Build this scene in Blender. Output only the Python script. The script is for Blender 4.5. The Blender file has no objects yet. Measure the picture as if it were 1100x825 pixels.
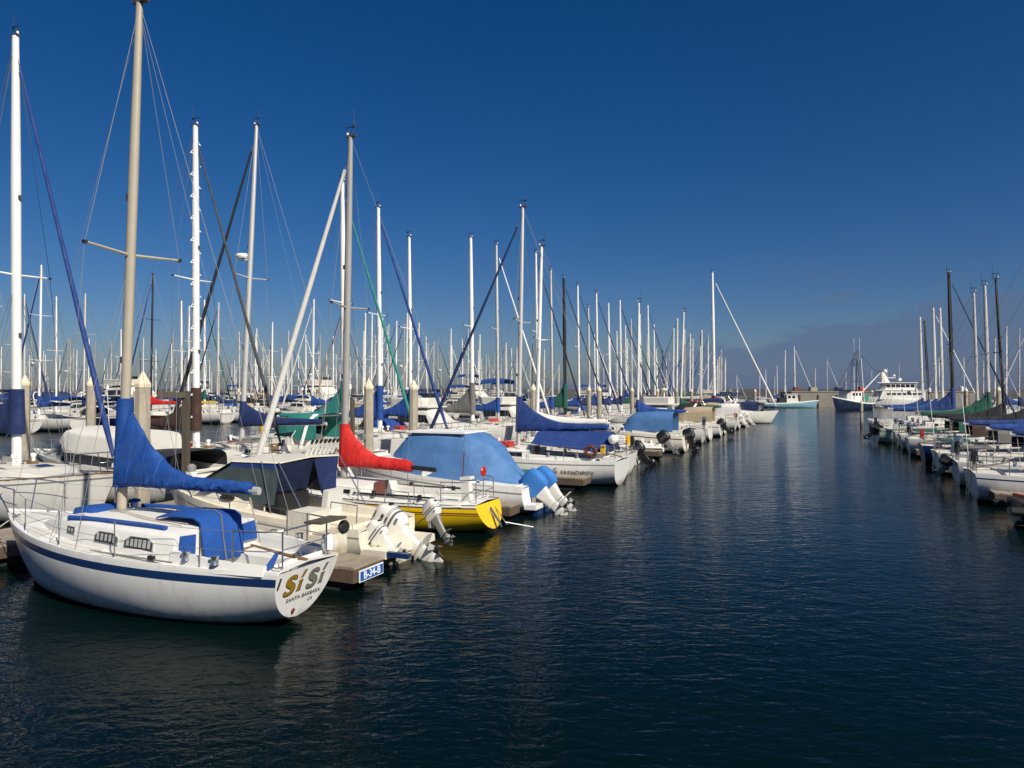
import bpy, math, random
from mathutils import Vector, Matrix
R = math.radians
rnd = random.Random(7)
S = bpy.context.scene
COL = S.collection

# ------------------------------------------------------------------ camera
cam_d = bpy.data.cameras.new("camera"); cam = bpy.data.objects.new("camera", cam_d); COL.objects.link(cam)
cam_d.sensor_width = 36; cam_d.lens = 23.99; cam_d.clip_end = 6000; cam_d.clip_start = 0.1
cam.location = (0, 0, 3.6); cam.rotation_euler = (R(90.74), 0, 0)
S.camera = cam
# ------------------------------------------------------------------ sun and sky
SUN_AZ, SUN_EL = 143.0, 40.0            # clockwise from +Y, degrees
sd = Vector((math.sin(R(SUN_AZ))*math.cos(R(SUN_EL)), math.cos(R(SUN_AZ))*math.cos(R(SUN_EL)), math.sin(R(SUN_EL))))
sl = bpy.data.lights.new("sun", 'SUN'); sl.energy = 5.0; sl.angle = R(0.5); sl.color = (1, .93, .80)
so = bpy.data.objects.new("sun", sl); COL.objects.link(so); so.rotation_euler = sd.to_track_quat('Z', 'Y').to_euler()
W = bpy.data.worlds.new("World"); S.world = W; W.use_nodes = True
nt = W.node_tree; nt.nodes.clear()
def wn(t, **k):
    n = nt.nodes.new(t)
    for a, b in k.items(): setattr(n, a, b)
    return n
wl = nt.links.new
wo = wn('ShaderNodeOutputWorld'); bg = wn('ShaderNodeBackground'); sky = wn('ShaderNodeTexSky')
sky.sky_type = 'NISHITA'; sky.sun_disc = False; sky.sun_elevation = R(SUN_EL); sky.sun_rotation = R(SUN_AZ)
sky.air_density = 1.0; sky.dust_density = 1.0; sky.ozone_density = 3.5
bg.inputs[1].default_value = 0.05
tc = wn('ShaderNodeTexCoord'); sep = wn('ShaderNodeSeparateXYZ'); wl(tc.outputs['Generated'], sep.inputs[0])
def wm(op, a, b=None, c=None):
    n = wn('ShaderNodeMath', operation=op)
    for i, v in enumerate((a, b, c)):
        if v is None: continue
        if isinstance(v, (int, float)): n.inputs[i].default_value = v
        else: wl(v, n.inputs[i])
    return n.outputs[0]
def wmr(v, a, b, c=0., d=1.):
    n = wn('ShaderNodeMapRange', interpolation_type='SMOOTHSTEP'); wl(v, n.inputs[0])
    for i, x in enumerate((a, b, c, d)): n.inputs[i+1].default_value = x
    return n.outputs[0]
az = wm('ARCTAN2', sep.outputs[0], sep.outputs[1])      # 0 at +Y, positive to the right
el = wm('ARCSINE', sep.outputs[2])
# low bank of stratus over the harbour mouth, and a few loose streaks above it
cv = wn('ShaderNodeCombineXYZ'); wl(wm('MULTIPLY', az, 8.0), cv.inputs[0]); wl(wm('MULTIPLY', el, 26.0), cv.inputs[1])
nz = wn('ShaderNodeTexNoise'); nz.inputs['Scale'].default_value = 1.0; nz.inputs['Detail'].default_value = 9; nz.inputs['Roughness'].default_value = .62
wl(cv.outputs[0], nz.inputs['Vector'])
top = wm('ADD', wm('ADD', wmr(az, 0.0, 0.72, 0.0, .10), wmr(az, -.3, .2, -.03, .026)), wm('MULTIPLY', wm('SUBTRACT', nz.outputs[0], .5), 0.09))
bank = wmr(wm('SUBTRACT', top, el), -0.005, 0.012)
stre = wm('MULTIPLY', wmr(nz.outputs[0], .54, .64), wm('MULTIPLY', wmr(el, .05, .10), wmr(el, .19, .13)))
stre = wm('MULTIPLY', stre, wmr(az, .18, .34))
dens = wm('MINIMUM', wm('ADD', wm('MULTIPLY', bank, .80), wm('MULTIPLY', stre, .6)), .85)
inner = wm('MULTIPLY', dens, wmr(nz.outputs[0], .3, .75, 1.0, .72))
tint = wn('ShaderNodeMix', data_type='RGBA', blend_type='MULTIPLY'); tint.inputs[0].default_value = 1.0
wl(sky.outputs[0], tint.inputs[6]); tint.inputs[7].default_value = (0.82, 0.86, 1.04, 1)
mx = wn('ShaderNodeMix', data_type='RGBA'); wl(inner, mx.inputs[0])
wl(tint.outputs[2], mx.inputs[6]); mx.inputs[7].default_value = (2.35, 3.0, 4.6, 1)
hs = wn('ShaderNodeHueSaturation'); hs.inputs['Saturation'].default_value = 1.28; hs.inputs['Value'].default_value = 1.0; wl(mx.outputs[2], hs.inputs['Color']); wl(hs.outputs[0], bg.inputs[0]); wl(bg.outputs[0], wo.inputs[0])
S.view_settings.view_transform = 'Standard'; S.view_settings.look = 'None'; S.view_settings.gamma = 1
S.view_settings.use_curve_mapping = False; S.view_settings.exposure = 0.25
S.render.engine = 'CYCLES'
S.cycles.use_denoising = True
S.cycles.max_bounces = 6; S.cycles.diffuse_bounces = 3; S.cycles.glossy_bounces = 3; S.cycles.caustics_reflective = False
S.cycles.pixel_filter_type = 'BLACKMAN_HARRIS' 

# harbour axes: u runs along the fairway, v across it (positive to the left of the fairway)
AN = R(23.8)
U = Vector((math.sin(AN), math.cos(AN), 0)); V = Vector((-math.cos(AN), math.sin(AN), 0))
HV = math.atan2(V.y, V.x); HU = math.atan2(U.y, U.x)
def UV(u, v, z=0.0): return U*u + V*v + Vector((0, 0, z))
def seen(u, v, lo=-90, hi=1190):        # could the photograph see something standing there?
    p = UV(u, v)
    if p.y < 4: return False
    px = 550 + 733*p.x/p.y
    return lo < px < hi

# ------------------------------------------------------------------ materials
MATS = {}
def mat(name, col, rough=.5, metal=0., noise=0., scale=3., bump=0., bscale=20., streak=0., spec=.5, wave=None, stretch=None, coat=0., rnd_amt=0., fade=0., scum=None):
    if name in MATS: return MATS[name]
    m = bpy.data.materials.new(name); m.use_nodes = True; t = m.node_tree; N = t.nodes; Lk = t.links.new
    b = N['Principled BSDF']; b.inputs['Roughness'].default_value = rough; b.inputs['Metallic'].default_value = metal
    b.inputs['Specular IOR Level'].default_value = spec; b.inputs['Coat Weight'].default_value = coat
    b.inputs['Base Color'].default_value = (*col, 1)
    tcn = N.new('ShaderNodeTexCoord'); co = tcn.outputs['Object']
    if stretch:
        mp = N.new('ShaderNodeMapping'); mp.inputs['Scale'].default_value = stretch; Lk(co, mp.inputs[0]); co = mp.outputs[0]
    cur = None
    def mixin(fac, colr, base):
        n = N.new('ShaderNodeMix'); n.data_type = 'RGBA'; Lk(fac, n.inputs[0])
        if base is None: n.inputs[6].default_value = (*col, 1)
        else: Lk(base, n.inputs[6])
        n.inputs[7].default_value = (*colr, 1); return n.outputs[2]
    def ramp(sock, a, b_, c=0., d=1.):
        n = N.new('ShaderNodeMapRange'); Lk(sock, n.inputs[0])
        for i, x in enumerate((a, b_, c, d)): n.inputs[i+1].default_value = x
        return n.outputs[0]
    if noise:
        n = N.new('ShaderNodeTexNoise'); n.inputs['Scale'].default_value = scale; n.inputs['Detail'].default_value = 6; n.inputs['Roughness'].default_value = .65
        Lk(co, n.inputs['Vector'])
        cur = mixin(ramp(n.outputs[0], .38, .75), tuple(c*(1-noise) for c in col), cur)
        if rough < .9:
            Lk(ramp(n.outputs[0], .3, .7, rough*.8, min(1, rough*1.3)), b.inputs['Roughness'])
    if streak:   # runs of dirt below deck fittings: narrow in x, long in z
        mp = N.new('ShaderNodeMapping'); mp.inputs['Scale'].default_value = (6, 6, .45); Lk(tcn.outputs['Object'], mp.inputs[0])
        n = N.new('ShaderNodeTexNoise'); n.inputs['Scale'].default_value = 1.; n.inputs['Detail'].default_value = 5; Lk(mp.outputs[0], n.inputs['Vector'])
        cur = mixin(ramp(n.outputs[0], .52, .82, 0, streak), (.30, .26, .20), cur)
    if fade:     # sun bleaching and salt stains in broad uneven patches
        n = N.new('ShaderNodeTexNoise'); n.inputs['Scale'].default_value = 1.3; n.inputs['Detail'].default_value = 8; n.inputs['Roughness'].default_value = .7; n.inputs['Distortion'].default_value = 1.2
        Lk(tcn.outputs['Object'], n.inputs['Vector'])
        cur = mixin(ramp(n.outputs[0], .48, .78, 0, fade), tuple(min(.8, c*1.5+.035) for c in col), cur)
    if scum:     # growth and dried scum just above the water
        sp = N.new('ShaderNodeSeparateXYZ'); Lk(tcn.outputs['Object'], sp.inputs[0])
        n = N.new('ShaderNodeTexNoise'); n.inputs['Scale'].default_value = 5; n.inputs['Detail'].default_value = 6; Lk(tcn.outputs['Object'], n.inputs['Vector'])
        ma = N.new('ShaderNodeMath'); ma.operation = 'MULTIPLY_ADD'; Lk(n.outputs[0], ma.inputs[0]); ma.inputs[1].default_value = -scum[0]*1.4; Lk(sp.outputs[2], ma.inputs[2])
        cur = mixin(ramp(ma.outputs[0], -scum[0]*.55, scum[0]*.45, scum[2], 0), scum[1], cur)
    if rnd_amt:
        oi = N.new('ShaderNodeObjectInfo'); n = N.new('ShaderNodeHueSaturation')
        Lk(ramp(oi.outputs['Random'], 0, 1, 1-rnd_amt, 1.0), n.inputs['Value'])
        if cur is None: n.inputs['Color'].default_value = (*col, 1)
        else: Lk(cur, n.inputs['Color'])
        cur = n.outputs[0]
    if cur is not None: Lk(cur, b.inputs['Base Color'])
    if bump:
        if wave:
            n = N.new('ShaderNodeTexWave'); n.inputs['Scale'].default_value = bscale; n.inputs['Distortion'].default_value = 4; n.inputs['Detail'].default_value = 3
            n.bands_direction = wave; Lk(co, n.inputs['Vector']); h = n.outputs['Fac']
        else:
            n = N.new('ShaderNodeTexNoise'); n.inputs['Scale'].default_value = bscale; n.inputs['Detail'].default_value = 4; Lk(co, n.inputs['Vector']); h = n.outputs[0]
        bp = N.new('ShaderNodeBump'); bp.inputs['Strength'].default_value = bump; bp.inputs['Distance'].default_value = .02
        Lk(h, bp.inputs['Height']); Lk(bp.outputs[0], b.inputs['Normal'])
    MATS[name] = m; return m
GEL = mat('gelcoat', (.78, .76, .71), .35, noise=.10, scale=1.6, streak=.30, coat=.15, rnd_amt=.12, scum=(.22, (.20, .17, .09), .75))
GELN = mat('gelcoat_near', (.80, .79, .76), .30, noise=.08, scale=2.2, streak=.30, coat=.2, scum=(.22, (.20, .17, .09), .75))
CREAM = mat('cream_gelcoat', (.74, .69, .57), .4, noise=.14, scale=2, streak=.30, scum=(.22, (.20, .17, .09), .75))
DECK = mat('deck_white', (.68, .66, .60), .6, noise=.16, scale=3, bump=.15, bscale=90, rnd_amt=.12)
DECKN = mat('deck_near', (.72, .71, .67), .55, noise=.12, scale=4, bump=.12, bscale=120)
ALU = mat('anodised_aluminium', (.62, .61, .58), .42, metal=.35, noise=.12, scale=2)
MASTW = mat('painted_mast', (.80, .79, .76), .4, noise=.10, scale=1.5)
MASTT = mat('tan_mast', (.43, .385, .30), .45, noise=.15, scale=2)
MASTG = mat('grey_mast', (.33, .32, .30), .45, noise=.15, scale=2)
MASTB = mat('black_mast', (.02, .02, .022), .35)
STEEL = mat('stainless', (.55, .55, .54), .22, metal=.9)
WIRE = mat('wire', (.16, .16, .16), .7)
DARKW = mat('dark_wire', (.06, .06, .07), .6)
GLASS = mat('tinted_glass', (.012, .014, .016), .06, spec=.8)
RUB = mat('black_rubber', (.018, .018, .018), .6, noise=.2)
BLACKC = mat('black_canvas', (.014, .016, .022), .85, bump=.4, bscale=6)
BLUE = mat('blue_canvas', (.005, .052, .25), .75, noise=.25, scale=2.5, bump=.55, bscale=5, fade=.45)
BLUEN = mat('blue_canvas_near', (.004, .058, .27), .72, noise=.35, scale=3.5, bump=.8, bscale=7, fade=.45)
NAVY = mat('navy_canvas', (.006, .021, .095), .8, noise=.25, scale=2.5, bump=.5, bscale=5, fade=.45)
ROYAL = mat('royal_canvas', (.007, .036, .175), .75, noise=.2, scale=3, bump=.55, bscale=6, fade=.45)
SKYB = mat('sky_blue_canvas', (.060, .165, .37), .7, noise=.22, scale=1.6, bump=.6, bscale=3, fade=.45)
RED = mat('red_canvas', (.52, .012, .009), .7, noise=.2, scale=3, bump=.6, bscale=6, fade=.45)
GREEN = mat('green_canvas', (.006, .09, .055), .8, noise=.2, scale=3, bump=.5, bscale=5, fade=.45)
TEAL = mat('teal_canvas', (.02, .20, .17), .8, noise=.2, scale=3, bump=.5, bscale=5, fade=.45)
BROWN = mat('brown_canvas', (.045, .022, .014), .85, noise=.2, scale=3, bump=.5, bscale=5, fade=.45)
GREYC = mat('grey_canvas', (.16, .155, .145), .85, noise=.3, scale=3, bump=.6, bscale=5, fade=.45)
TANC = mat('tan_canvas', (.42, .34, .22), .85, noise=.2, scale=3, bump=.5, bscale=5, fade=.45)
MAROON = mat('maroon_canvas', (.14, .012, .02), .8, noise=.2, scale=3, bump=.5, bscale=5, fade=.45)
YELC = mat('yellow_canvas', (.75, .46, .02), .75, noise=.2, scale=3, bump=.5, bscale=5)
WHC = mat('white_canvas', (.74, .72, .68), .75, noise=.12, scale=2, bump=.4, bscale=5)
VINYL = mat('smoked_vinyl', (.075, .105, .105), .35, noise=.35, scale=3, bump=.4, bscale=4)
BLUEP = mat('blue_paint', (.010, .035, .12), .3, noise=.15, scale=3)
NAVYP = mat('navy_paint', (.006, .014, .06), .25, noise=.2, scale=2)
TRAWL = mat('trawler_blue_paint', (.005, .018, .055), .4, noise=.3, scale=1.2, streak=.25)
PALEB = mat('pale_blue_paint', (.20, .38, .47), .4, noise=.15, scale=1)
YEL = mat('yellow_paint', (.80, .52, .01), .28, noise=.10, scale=2, streak=.14, scum=(.22, (.20, .17, .09), .75))
REDP = mat('red_paint', (.45, .02, .012), .35)
REDBR = mat('red_brown_paint', (.13, .035, .02), .5, noise=.2)
BROWNP = mat('brown_hull_paint', (.05, .024, .014), .4, noise=.2)
BLKP = mat('black_hull_paint', (.012, .013, .018), .3, noise=.2)
ANTIF = mat('antifouling', (.012, .018, .03), .7, noise=.4, scale=6)
TEAK = mat('teak', (.20, .115, .055), .6, noise=.35, scale=5, stretch=(1, 8, 8), bump=.3, bscale=12)
DOCKW = mat('dock_wood', (.33, .28, .21), .85, noise=.45, scale=3, stretch=(1, 1, 1), bump=.5, bscale=14)
DOCKD = mat('dock_side', (.11, .075, .05), .85, noise=.5, scale=4, bump=.5, bscale=10)
FLOAT = mat('dock_float', (.030, .028, .024), .9, noise=.5, scale=3)
CONC = mat('pile_concrete', (.40, .355, .28), .85, noise=.32, scale=2.2, streak=.5, bump=.45, bscale=25, scum=(.9, (.035, .032, .025), .95))
CAPW = mat('pile_cap', (.66, .58, .42), .6, noise=.12, scale=3)
POSTW = mat('post_timber', (.085, .07, .052), .9, noise=.4, scale=3, stretch=(6, 6, .6), bump=.5, bscale=8)
STONE = mat('breakwater_rock', (.060, .058, .062), .95, noise=.5, scale=.4, bump=1, bscale=.6)
QUAYM = mat('quay_concrete', (.24, .225, .195), .9, noise=.35, scale=.35, streak=.5)
BLUES = mat('sign_blue', (.01, .10, .36), .5); WHT = mat('sign_white', (.80, .80, .78), .5)
GOLD = mat('gold_leaf', (.42, .24, .025), .35, metal=.25, noise=.3, scale=30); GOLDD = mat('gold_shade', (.045, .03, .012), .6)
SILV = mat('silver_leaf', (.26, .25, .19), .4, metal=.25, noise=.3, scale=30)
INK = mat('grey_ink', (.10, .09, .08), .6); RUST = mat('rust', (.16, .05, .015), .8)
OBW = mat('outboard_white', (.72, .70, .64), .32, noise=.06, scale=4, coat=.3); OBG = mat('outboard_grey', (.22, .22, .21), .4)
OBK = mat('outboard_black', (.015, .015, .016), .35); OBS = mat('outboard_stripe', (.10, .10, .11), .4)
ROPE = mat('rope', (.55, .49, .38), .9, bump=.6, bscale=60); ORNG = mat('orange_cloth', (.75, .12, .02), .7, bump=.3)
PADB = mat('blue_pad', (.005, .065, .30), .8, noise=.2, scale=6, bump=.4, bscale=9, fade=.45)
NSK = mat('non_skid_sand', (.47, .41, .31), .85, noise=.2, scale=4, bump=.2, bscale=150); NSK2 = mat('non_skid_grey', (.40, .42, .43), .85, noise=.2, scale=4, bump=.2, bscale=150)
LOUV = mat('louvre', (.42, .42, .40), .5); LOUVG = mat('louvre_shade', (.035, .04, .04), .2); PGREEN = mat('pale_green_paint', (.42, .52, .40), .5, noise=.15)
SKIN = mat('white_fender', (.70, .69, .66), .5, noise=.1)

# water: one sheet, rippled by a light breeze
def water_mat():
    m = bpy.data.materials.new('harbour_water'); m.use_nodes = True; t = m.node_tree; N = t.nodes; Lk = t.links.new
    b = N['Principled BSDF']; b.inputs['Base Color'].default_value = (.0008, .0055, .0055, 1); b.inputs['Roughness'].default_value = .03
    b.inputs['IOR'].default_value = 1.33; b.inputs['Specular IOR Level'].default_value = .20
    g = N.new('ShaderNodeTexCoord'); h = None
    for sx, sy, sc, w, det, rot in ((1, .6, .6, .30, 2, 20), (1, .5, 4.2, .27, 3, -28), (1, .55, 11., .11, 3, 18)):
        mp = N.new('ShaderNodeMapping'); mp.inputs['Scale'].default_value = (sy, sx, 1); mp.inputs['Rotation'].default_value = (0, 0, R(rot)); Lk(g.outputs['Object'], mp.inputs[0])
        n = N.new('ShaderNodeTexNoise'); n.inputs['Scale'].default_value = sc; n.inputs['Detail'].default_value = det; n.inputs['Distortion'].default_value = .6
        Lk(mp.outputs[0], n.inputs['Vector'])
        mu = N.new('ShaderNodeMath'); mu.operation = 'MULTIPLY'; mu.inputs[1].default_value = w; Lk(n.outputs[0], mu.inputs[0])
        if h is None: h = mu.outputs[0]
        else:
            ad = N.new('ShaderNodeMath'); ad.operation = 'ADD'; Lk(h, ad.inputs[0]); Lk(mu.outputs[0], ad.inputs[1]); h = ad.outputs[0]
    bp = N.new('ShaderNodeBump'); bp.inputs['Strength'].default_value = 1.0; bp.inputs['Distance'].default_value = .105
    mp = N.new('ShaderNodeMapping'); mp.inputs['Scale'].default_value = (.05, .12, 1); mp.inputs['Rotation'].default_value = (0, 0, R(30)); Lk(g.outputs['Object'], mp.inputs[0])
    n = N.new('ShaderNodeTexNoise'); n.inputs['Scale'].default_value = 1.; n.inputs['Detail'].default_value = 4; Lk(mp.outputs[0], n.inputs['Vector'])
    mr_ = N.new('ShaderNodeMapRange'); Lk(n.outputs[0], mr_.inputs[0]); mr_.inputs[1].default_value = .35; mr_.inputs[2].default_value = .65; mr_.inputs[3].default_value = .55; mr_.inputs[4].default_value = 1.0
    Lk(mr_.outputs[0], bp.inputs['Strength'])
    Lk(h, bp.inputs['Height']); Lk(bp.outputs[0], b.inputs['Normal'])
    return m
WATER = water_mat()

# ------------------------------------------------------------------ mesh collector
class MB:
    def __init__(s): s.v = []; s.f = []; s.m = []; s.mats = []
    def mi(s, m):
        if m not in s.mats: s.mats.append(m)
        return s.mats.index(m)
    def add(s, vs, fs, m):
        o = len(s.v); s.v += [tuple(x) for x in vs]; k = s.mi(m)
        for f in fs: s.f.append([i+o for i in f]); s.m.append(k)
    def box(s, c, d, m, rz=0., ry=0., rx=0., taper=1.0):
        M = Matrix.Translation(Vector(c)) @ Matrix.Rotation(rz, 4, 'Z') @ Matrix.Rotation(ry, 4, 'Y') @ Matrix.Rotation(rx, 4, 'X')
        vs = []
        for z in (-.5, .5):
            k = taper if z > 0 else 1.0
            for x, y in ((-.5, -.5), (.5, -.5), (.5, .5), (-.5, .5)): vs.append(M @ Vector((x*d[0]*k, y*d[1]*k, z*d[2])))
        s.add(vs, [(3,2,1,0),(4,5,6,7),(0,1,5,4),(1,2,6,5),(2,3,7,6),(3,0,4,7)], m)
    def rings(s, rs, m, cap=True, closed=True):
        n = len(rs[0]); vs = [p for r in rs for p in r]; fs = []
        for i in range(len(rs)-1):
            for j in range(n if closed else n-1):
                k = (j+1) % n; fs.append((i*n+j, i*n+k, (i+1)*n+k, (i+1)*n+j))
        if cap and closed:
            fs.append(tuple(range(n-1, -1, -1))); fs.append(tuple((len(rs)-1)*n+j for j in range(n)))
        s.add(vs, fs, m)
    def path(s, pts, r, m, n=6, sy=1.0, cap=True):
        pts = [Vector(p) for p in pts]; rr = r if isinstance(r, (list, tuple)) else [r]*len(pts); rs = []
        prevx = None
        for i, p in enumerate(pts):
            d = (pts[min(i+1, len(pts)-1)] - pts[max(i-1, 0)]).normalized()
            if prevx is None:
                a = Vector((0, 0, 1)) if abs(d.z) < .9 else Vector((1, 0, 0))
                x = d.cross(a).normalized()
            else: x = (prevx - d*prevx.dot(d)).normalized()
            prevx = x; y = d.cross(x)
            rs.append([p + x*(math.cos(2*math.pi*j/n)*rr[i]) + y*(math.sin(2*math.pi*j/n)*rr[i]*sy) for j in range(n)])
        s.rings(rs, m, cap)
    def tube(s, a, b, r, m, n=6, r2=None): s.path([a, b], [r, r if r2 is None else r2], m, n)
    def wire(s, a, b, r, m=None): s.path([a, b], r, m or WIRE, 3, cap=False)
    def sag(s, a, b, dip, r, m, n=5, k=10):
        a = Vector(a); b = Vector(b)
        s.path([a.lerp(b, i/k) - Vector((0, 0, dip*4*(i/k)*(1-i/k))) for i in range(k+1)], r, m, n)
    def lathe(s, prof, c, m, n=12, axis='Z'):
        rs = []
        for r, z in prof:
            ring = []
            for j in range(n):
                a = 2*math.pi*j/n; x, y = r*math.cos(a), r*math.sin(a)
                q = (x, y, z) if axis == 'Z' else ((z, x, y) if axis == 'X' else (y, z, x))
                ring.append(Vector(c)+Vector(q))
            rs.append(ring)
        s.rings(rs, m)
    def prism(s, poly, off, m):
        poly = [Vector(p) for p in poly]; off = Vector(off); n = len(poly)
        s.add(poly + [p+off for p in poly], [tuple(range(n-1, -1, -1)), tuple(range(n, 2*n))] + [(i, (i+1) % n, (i+1) % n+n, i+n) for i in range(n)], m)
    def xf(s, M, i0=0): s.v[i0:] = [tuple(M @ Vector(p)) for p in s.v[i0:]]
    def build(s, name, parent=None, smooth=True, angle=35):
        me = bpy.data.meshes.new(name); me.from_pydata(s.v, [], s.f)
        for m in s.mats: me.materials.append(m)
        me.polygons.foreach_set('material_index', s.m)
        if smooth:
            me.polygons.foreach_set('use_smooth', [True]*len(s.f)); me.update(); me.set_sharp_from_angle(angle=R(angle))
        me.update()
        o = bpy.data.objects.new(name, me); COL.objects.link(o)
        if parent: o.parent = parent
        return o
def tag(o, label=None, cat=None, group=None, kind=None):
    if label: o['label'] = label
    if cat: o['category'] = cat
    if group: o['group'] = group
    if kind: o['kind'] = kind
    return o
def thing(name, label, cat, loc=(0, 0, 0), rz=0., group=None):
    o = bpy.data.objects.new(name, None); COL.objects.link(o); o.location = loc; o.rotation_euler = (0, 0, rz); o.empty_display_size = .3
    return tag(o, label, cat, group)
KIDS = {}
def copy_tree(o, parent=None):
    c = o.copy(); COL.objects.link(c)
    if parent: c.parent = parent
    for ch in o.children: copy_tree(ch, c)
    return c
def smooth_noise(x, seed=0):
    return math.sin(x*1.7+seed)*.5 + math.sin(x*3.9+seed*2.3)*.3 + math.sin(x*8.3+seed*1.1)*.2
def text_mesh(name, txt, size, M, m, parent, bold=0.0, extrude=.002, shear=0., spacing=1.):
    cu = bpy.data.curves.new(name, 'FONT'); cu.body = txt; cu.size = size; cu.align_x = 'CENTER'; cu.align_y = 'CENTER'
    cu.extrude = extrude; cu.offset = bold; cu.shear = shear; cu.space_character = spacing
    t = bpy.data.objects.new(name, cu); COL.objects.link(t)
    dg = bpy.context.evaluated_depsgraph_get(); me = bpy.data.meshes.new_from_object(t.evaluated_get(dg))
    bpy.data.objects.remove(t); bpy.data.curves.remove(cu)
    me.transform(M); me.materials.clear(); me.materials.append(m)
    o = bpy.data.objects.new(name, me); COL.objects.link(o); o.parent = parent; return o

# ------------------------------------------------------------------ water
wb = MB(); Z0 = 3000
wb.add([(-Z0, -200, 0), (Z0, -200, 0), (Z0, 5000, 0), (-Z0, 5000, 0)], [(0, 1, 2, 3)], WATER)
tag(wb.build('water', smooth=False), kind='structure')
# ------------------------------------------------------------------ boat parts.  A boat: x forward from the transom, y to port, z up from the water
class Hull:
    def __init__(s, L, B, fs, fb, tw=.72, tm=.45, ro=.55, rt=0., sag=.10, dm=.45, ds=.02, pw=2.3, q=2.1, bowp=1.9):
        s.L, s.B, s.fs, s.fb, s.tw, s.tm, s.ro, s.rt, s.sag, s.dm, s.ds, s.pw, s.q, s.bowp = L, B, fs, fb, tw, tm, ro, rt, sag, dm, ds, pw, q, bowp
    def b(s, t):
        t = min(max(t, 0), 1); h = s.B/2
        if t < s.tm: return h*(s.tw + (1-s.tw)*math.sin(math.pi/2*t/s.tm))
        return max(h*(1-((t-s.tm)/(1-s.tm))**s.bowp), .012)
    def zs(s, t): return s.fs + (s.fb-s.fs)*t**1.5 - s.sag*math.sin(math.pi*min(max(t, 0), 1))
    def d(s, t):
        if t < .35: k = t/.35; return s.ds + (s.dm-s.ds)*math.sin(math.pi/2*k)
        return s.dm - (s.dm-.22)*((t-.35)/.65)**2
    def pt(s, t, z):
        zs, d = s.zs(t), s.d(t); w = min(max((zs-z)/(zs+d), 0), 1)
        y = s.b(t)*max(1-w**s.pw, 0)**(1/s.q)
        x = s.L*t - s.ro*t**5*(zs-z)/zs*1.0 + s.rt*(1-t)**6*(zs-z)
        return x, y
    def xs(s, x): return s.zs(x/s.L)
    def build(s, bands, par, n=22, nv=9, name='hull', trans=None, boot=.07):
        """bands: list of (depth below the sheer, material) from the top down, the last runs to the boot top"""
        mb = MB(); ts = [i/n for i in range(n+1)]
        def zrow(t):
            zs, dd = s.zs(t), s.d(t); r = [zs]; ac = 0
            for dep, m in bands[:-1]: ac += dep; r.append(max(zs-ac, -dd))
            z0 = r[-1]
            for k in range(1, nv): r.append(max(z0 + (boot-z0)*k/nv, -dd))
            r.append(max(boot, -dd))
            for k in range(1, 5): r.append(-dd*k/4 if dd > 0 and -dd*k/4 < r[-1] else max(-dd, -dd) if k == 4 else r[-1])
            return r
        mats = [b[1] for b in bands[:-1]] + [bands[-1][1]]*nv + [ANTIF]*4
        rows = [zrow(t) for t in ts]
        for sg in (1, -1):
            grid = [[(s.pt(t, z)[0], sg*s.pt(t, z)[1], z) for z in rows[i]] for i, t in enumerate(ts)]
            for j, m in enumerate(mats):
                vs = []; fs = []
                for i in range(n+1): vs += [grid[i][j], grid[i][j+1]]
                for i in range(n):
                    f = (2*i, 2*i+1, 2*i+3, 2*i+2)
                    fs.append(f if sg < 0 else f[::-1])
                mb.add(vs, fs, m)
        z = rows[0]; tm_ = trans or bands[-1][1]
        pl = [(s.pt(0, q)[0], s.pt(0, q)[1], q) for q in z]; pr = [(x, -y, q) for x, y, q in pl]
        mb.add(pl + pr, [(i, i+1, len(z)+i+1, len(z)+i) for i in range(len(z)-1)], tm_)
        # weld rows so that the sides shade smoothly
        o = mb.build(name, None, smooth=False)
        import bmesh
        bm = bmesh.new(); bm.from_mesh(o.data); bmesh.ops.remove_doubles(bm, verts=bm.verts, dist=.0008)
        bmesh.ops.dissolve_degenerate(bm, edges=bm.edges, dist=.0005)
        bmesh.ops.recalc_face_normals(bm, faces=bm.faces); bm.to_mesh(o.data); bm.free()
        o.data.polygons.foreach_set('use_smooth', [True]*len(o.data.polygons)); o.data.set_sharp_from_angle(angle=R(38)); o.parent = par
        return o
    def deck(s, par, m, cut=None, cam=.06, rail=None, railh=.05):
        mb = MB(); s.cam = cam
        xs = sorted(set([s.L*i/18 for i in range(19)] + ([cut[0], cut[1]] if cut else [])))
        rows = []
        for x in xs:
            t = x/s.L; b = s.b(t)-.004; z = s.zs(t); w = min(cut[2], b*.86) if cut else b*.5
            rows.append([(x, y, z + cam*(1-(y/b)**2)*min(1, b/.6)) for y in (b, (b+w)/2, w, 0, -w, -(b+w)/2, -b)])
        for i in range(len(xs)-1):
            hole = cut and cut[0]-1e-6 <= xs[i] and xs[i+1] <= cut[1]+1e-6
            for j in range(6):
                if hole and j in (2, 3): continue
                mb.add([rows[i][j], rows[i][j+1], rows[i+1][j+1], rows[i+1][j]], [(0, 3, 2, 1)], m)
        if rail:
            for sg in (1, -1):
                rs = []
                for i in range(23):
                    t = i/22; x = s.L*t; y = max(s.b(t)-.02, .0)*sg; z = s.zs(t)-.01
                    rs.append([(x, y-.018, z), (x, y+.02, z), (x, y+.02, z+railh), (x, y-.018, z+railh)])
                mb.rings(rs, rail)
        return mb.build('deck', par, angle=30)
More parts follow.
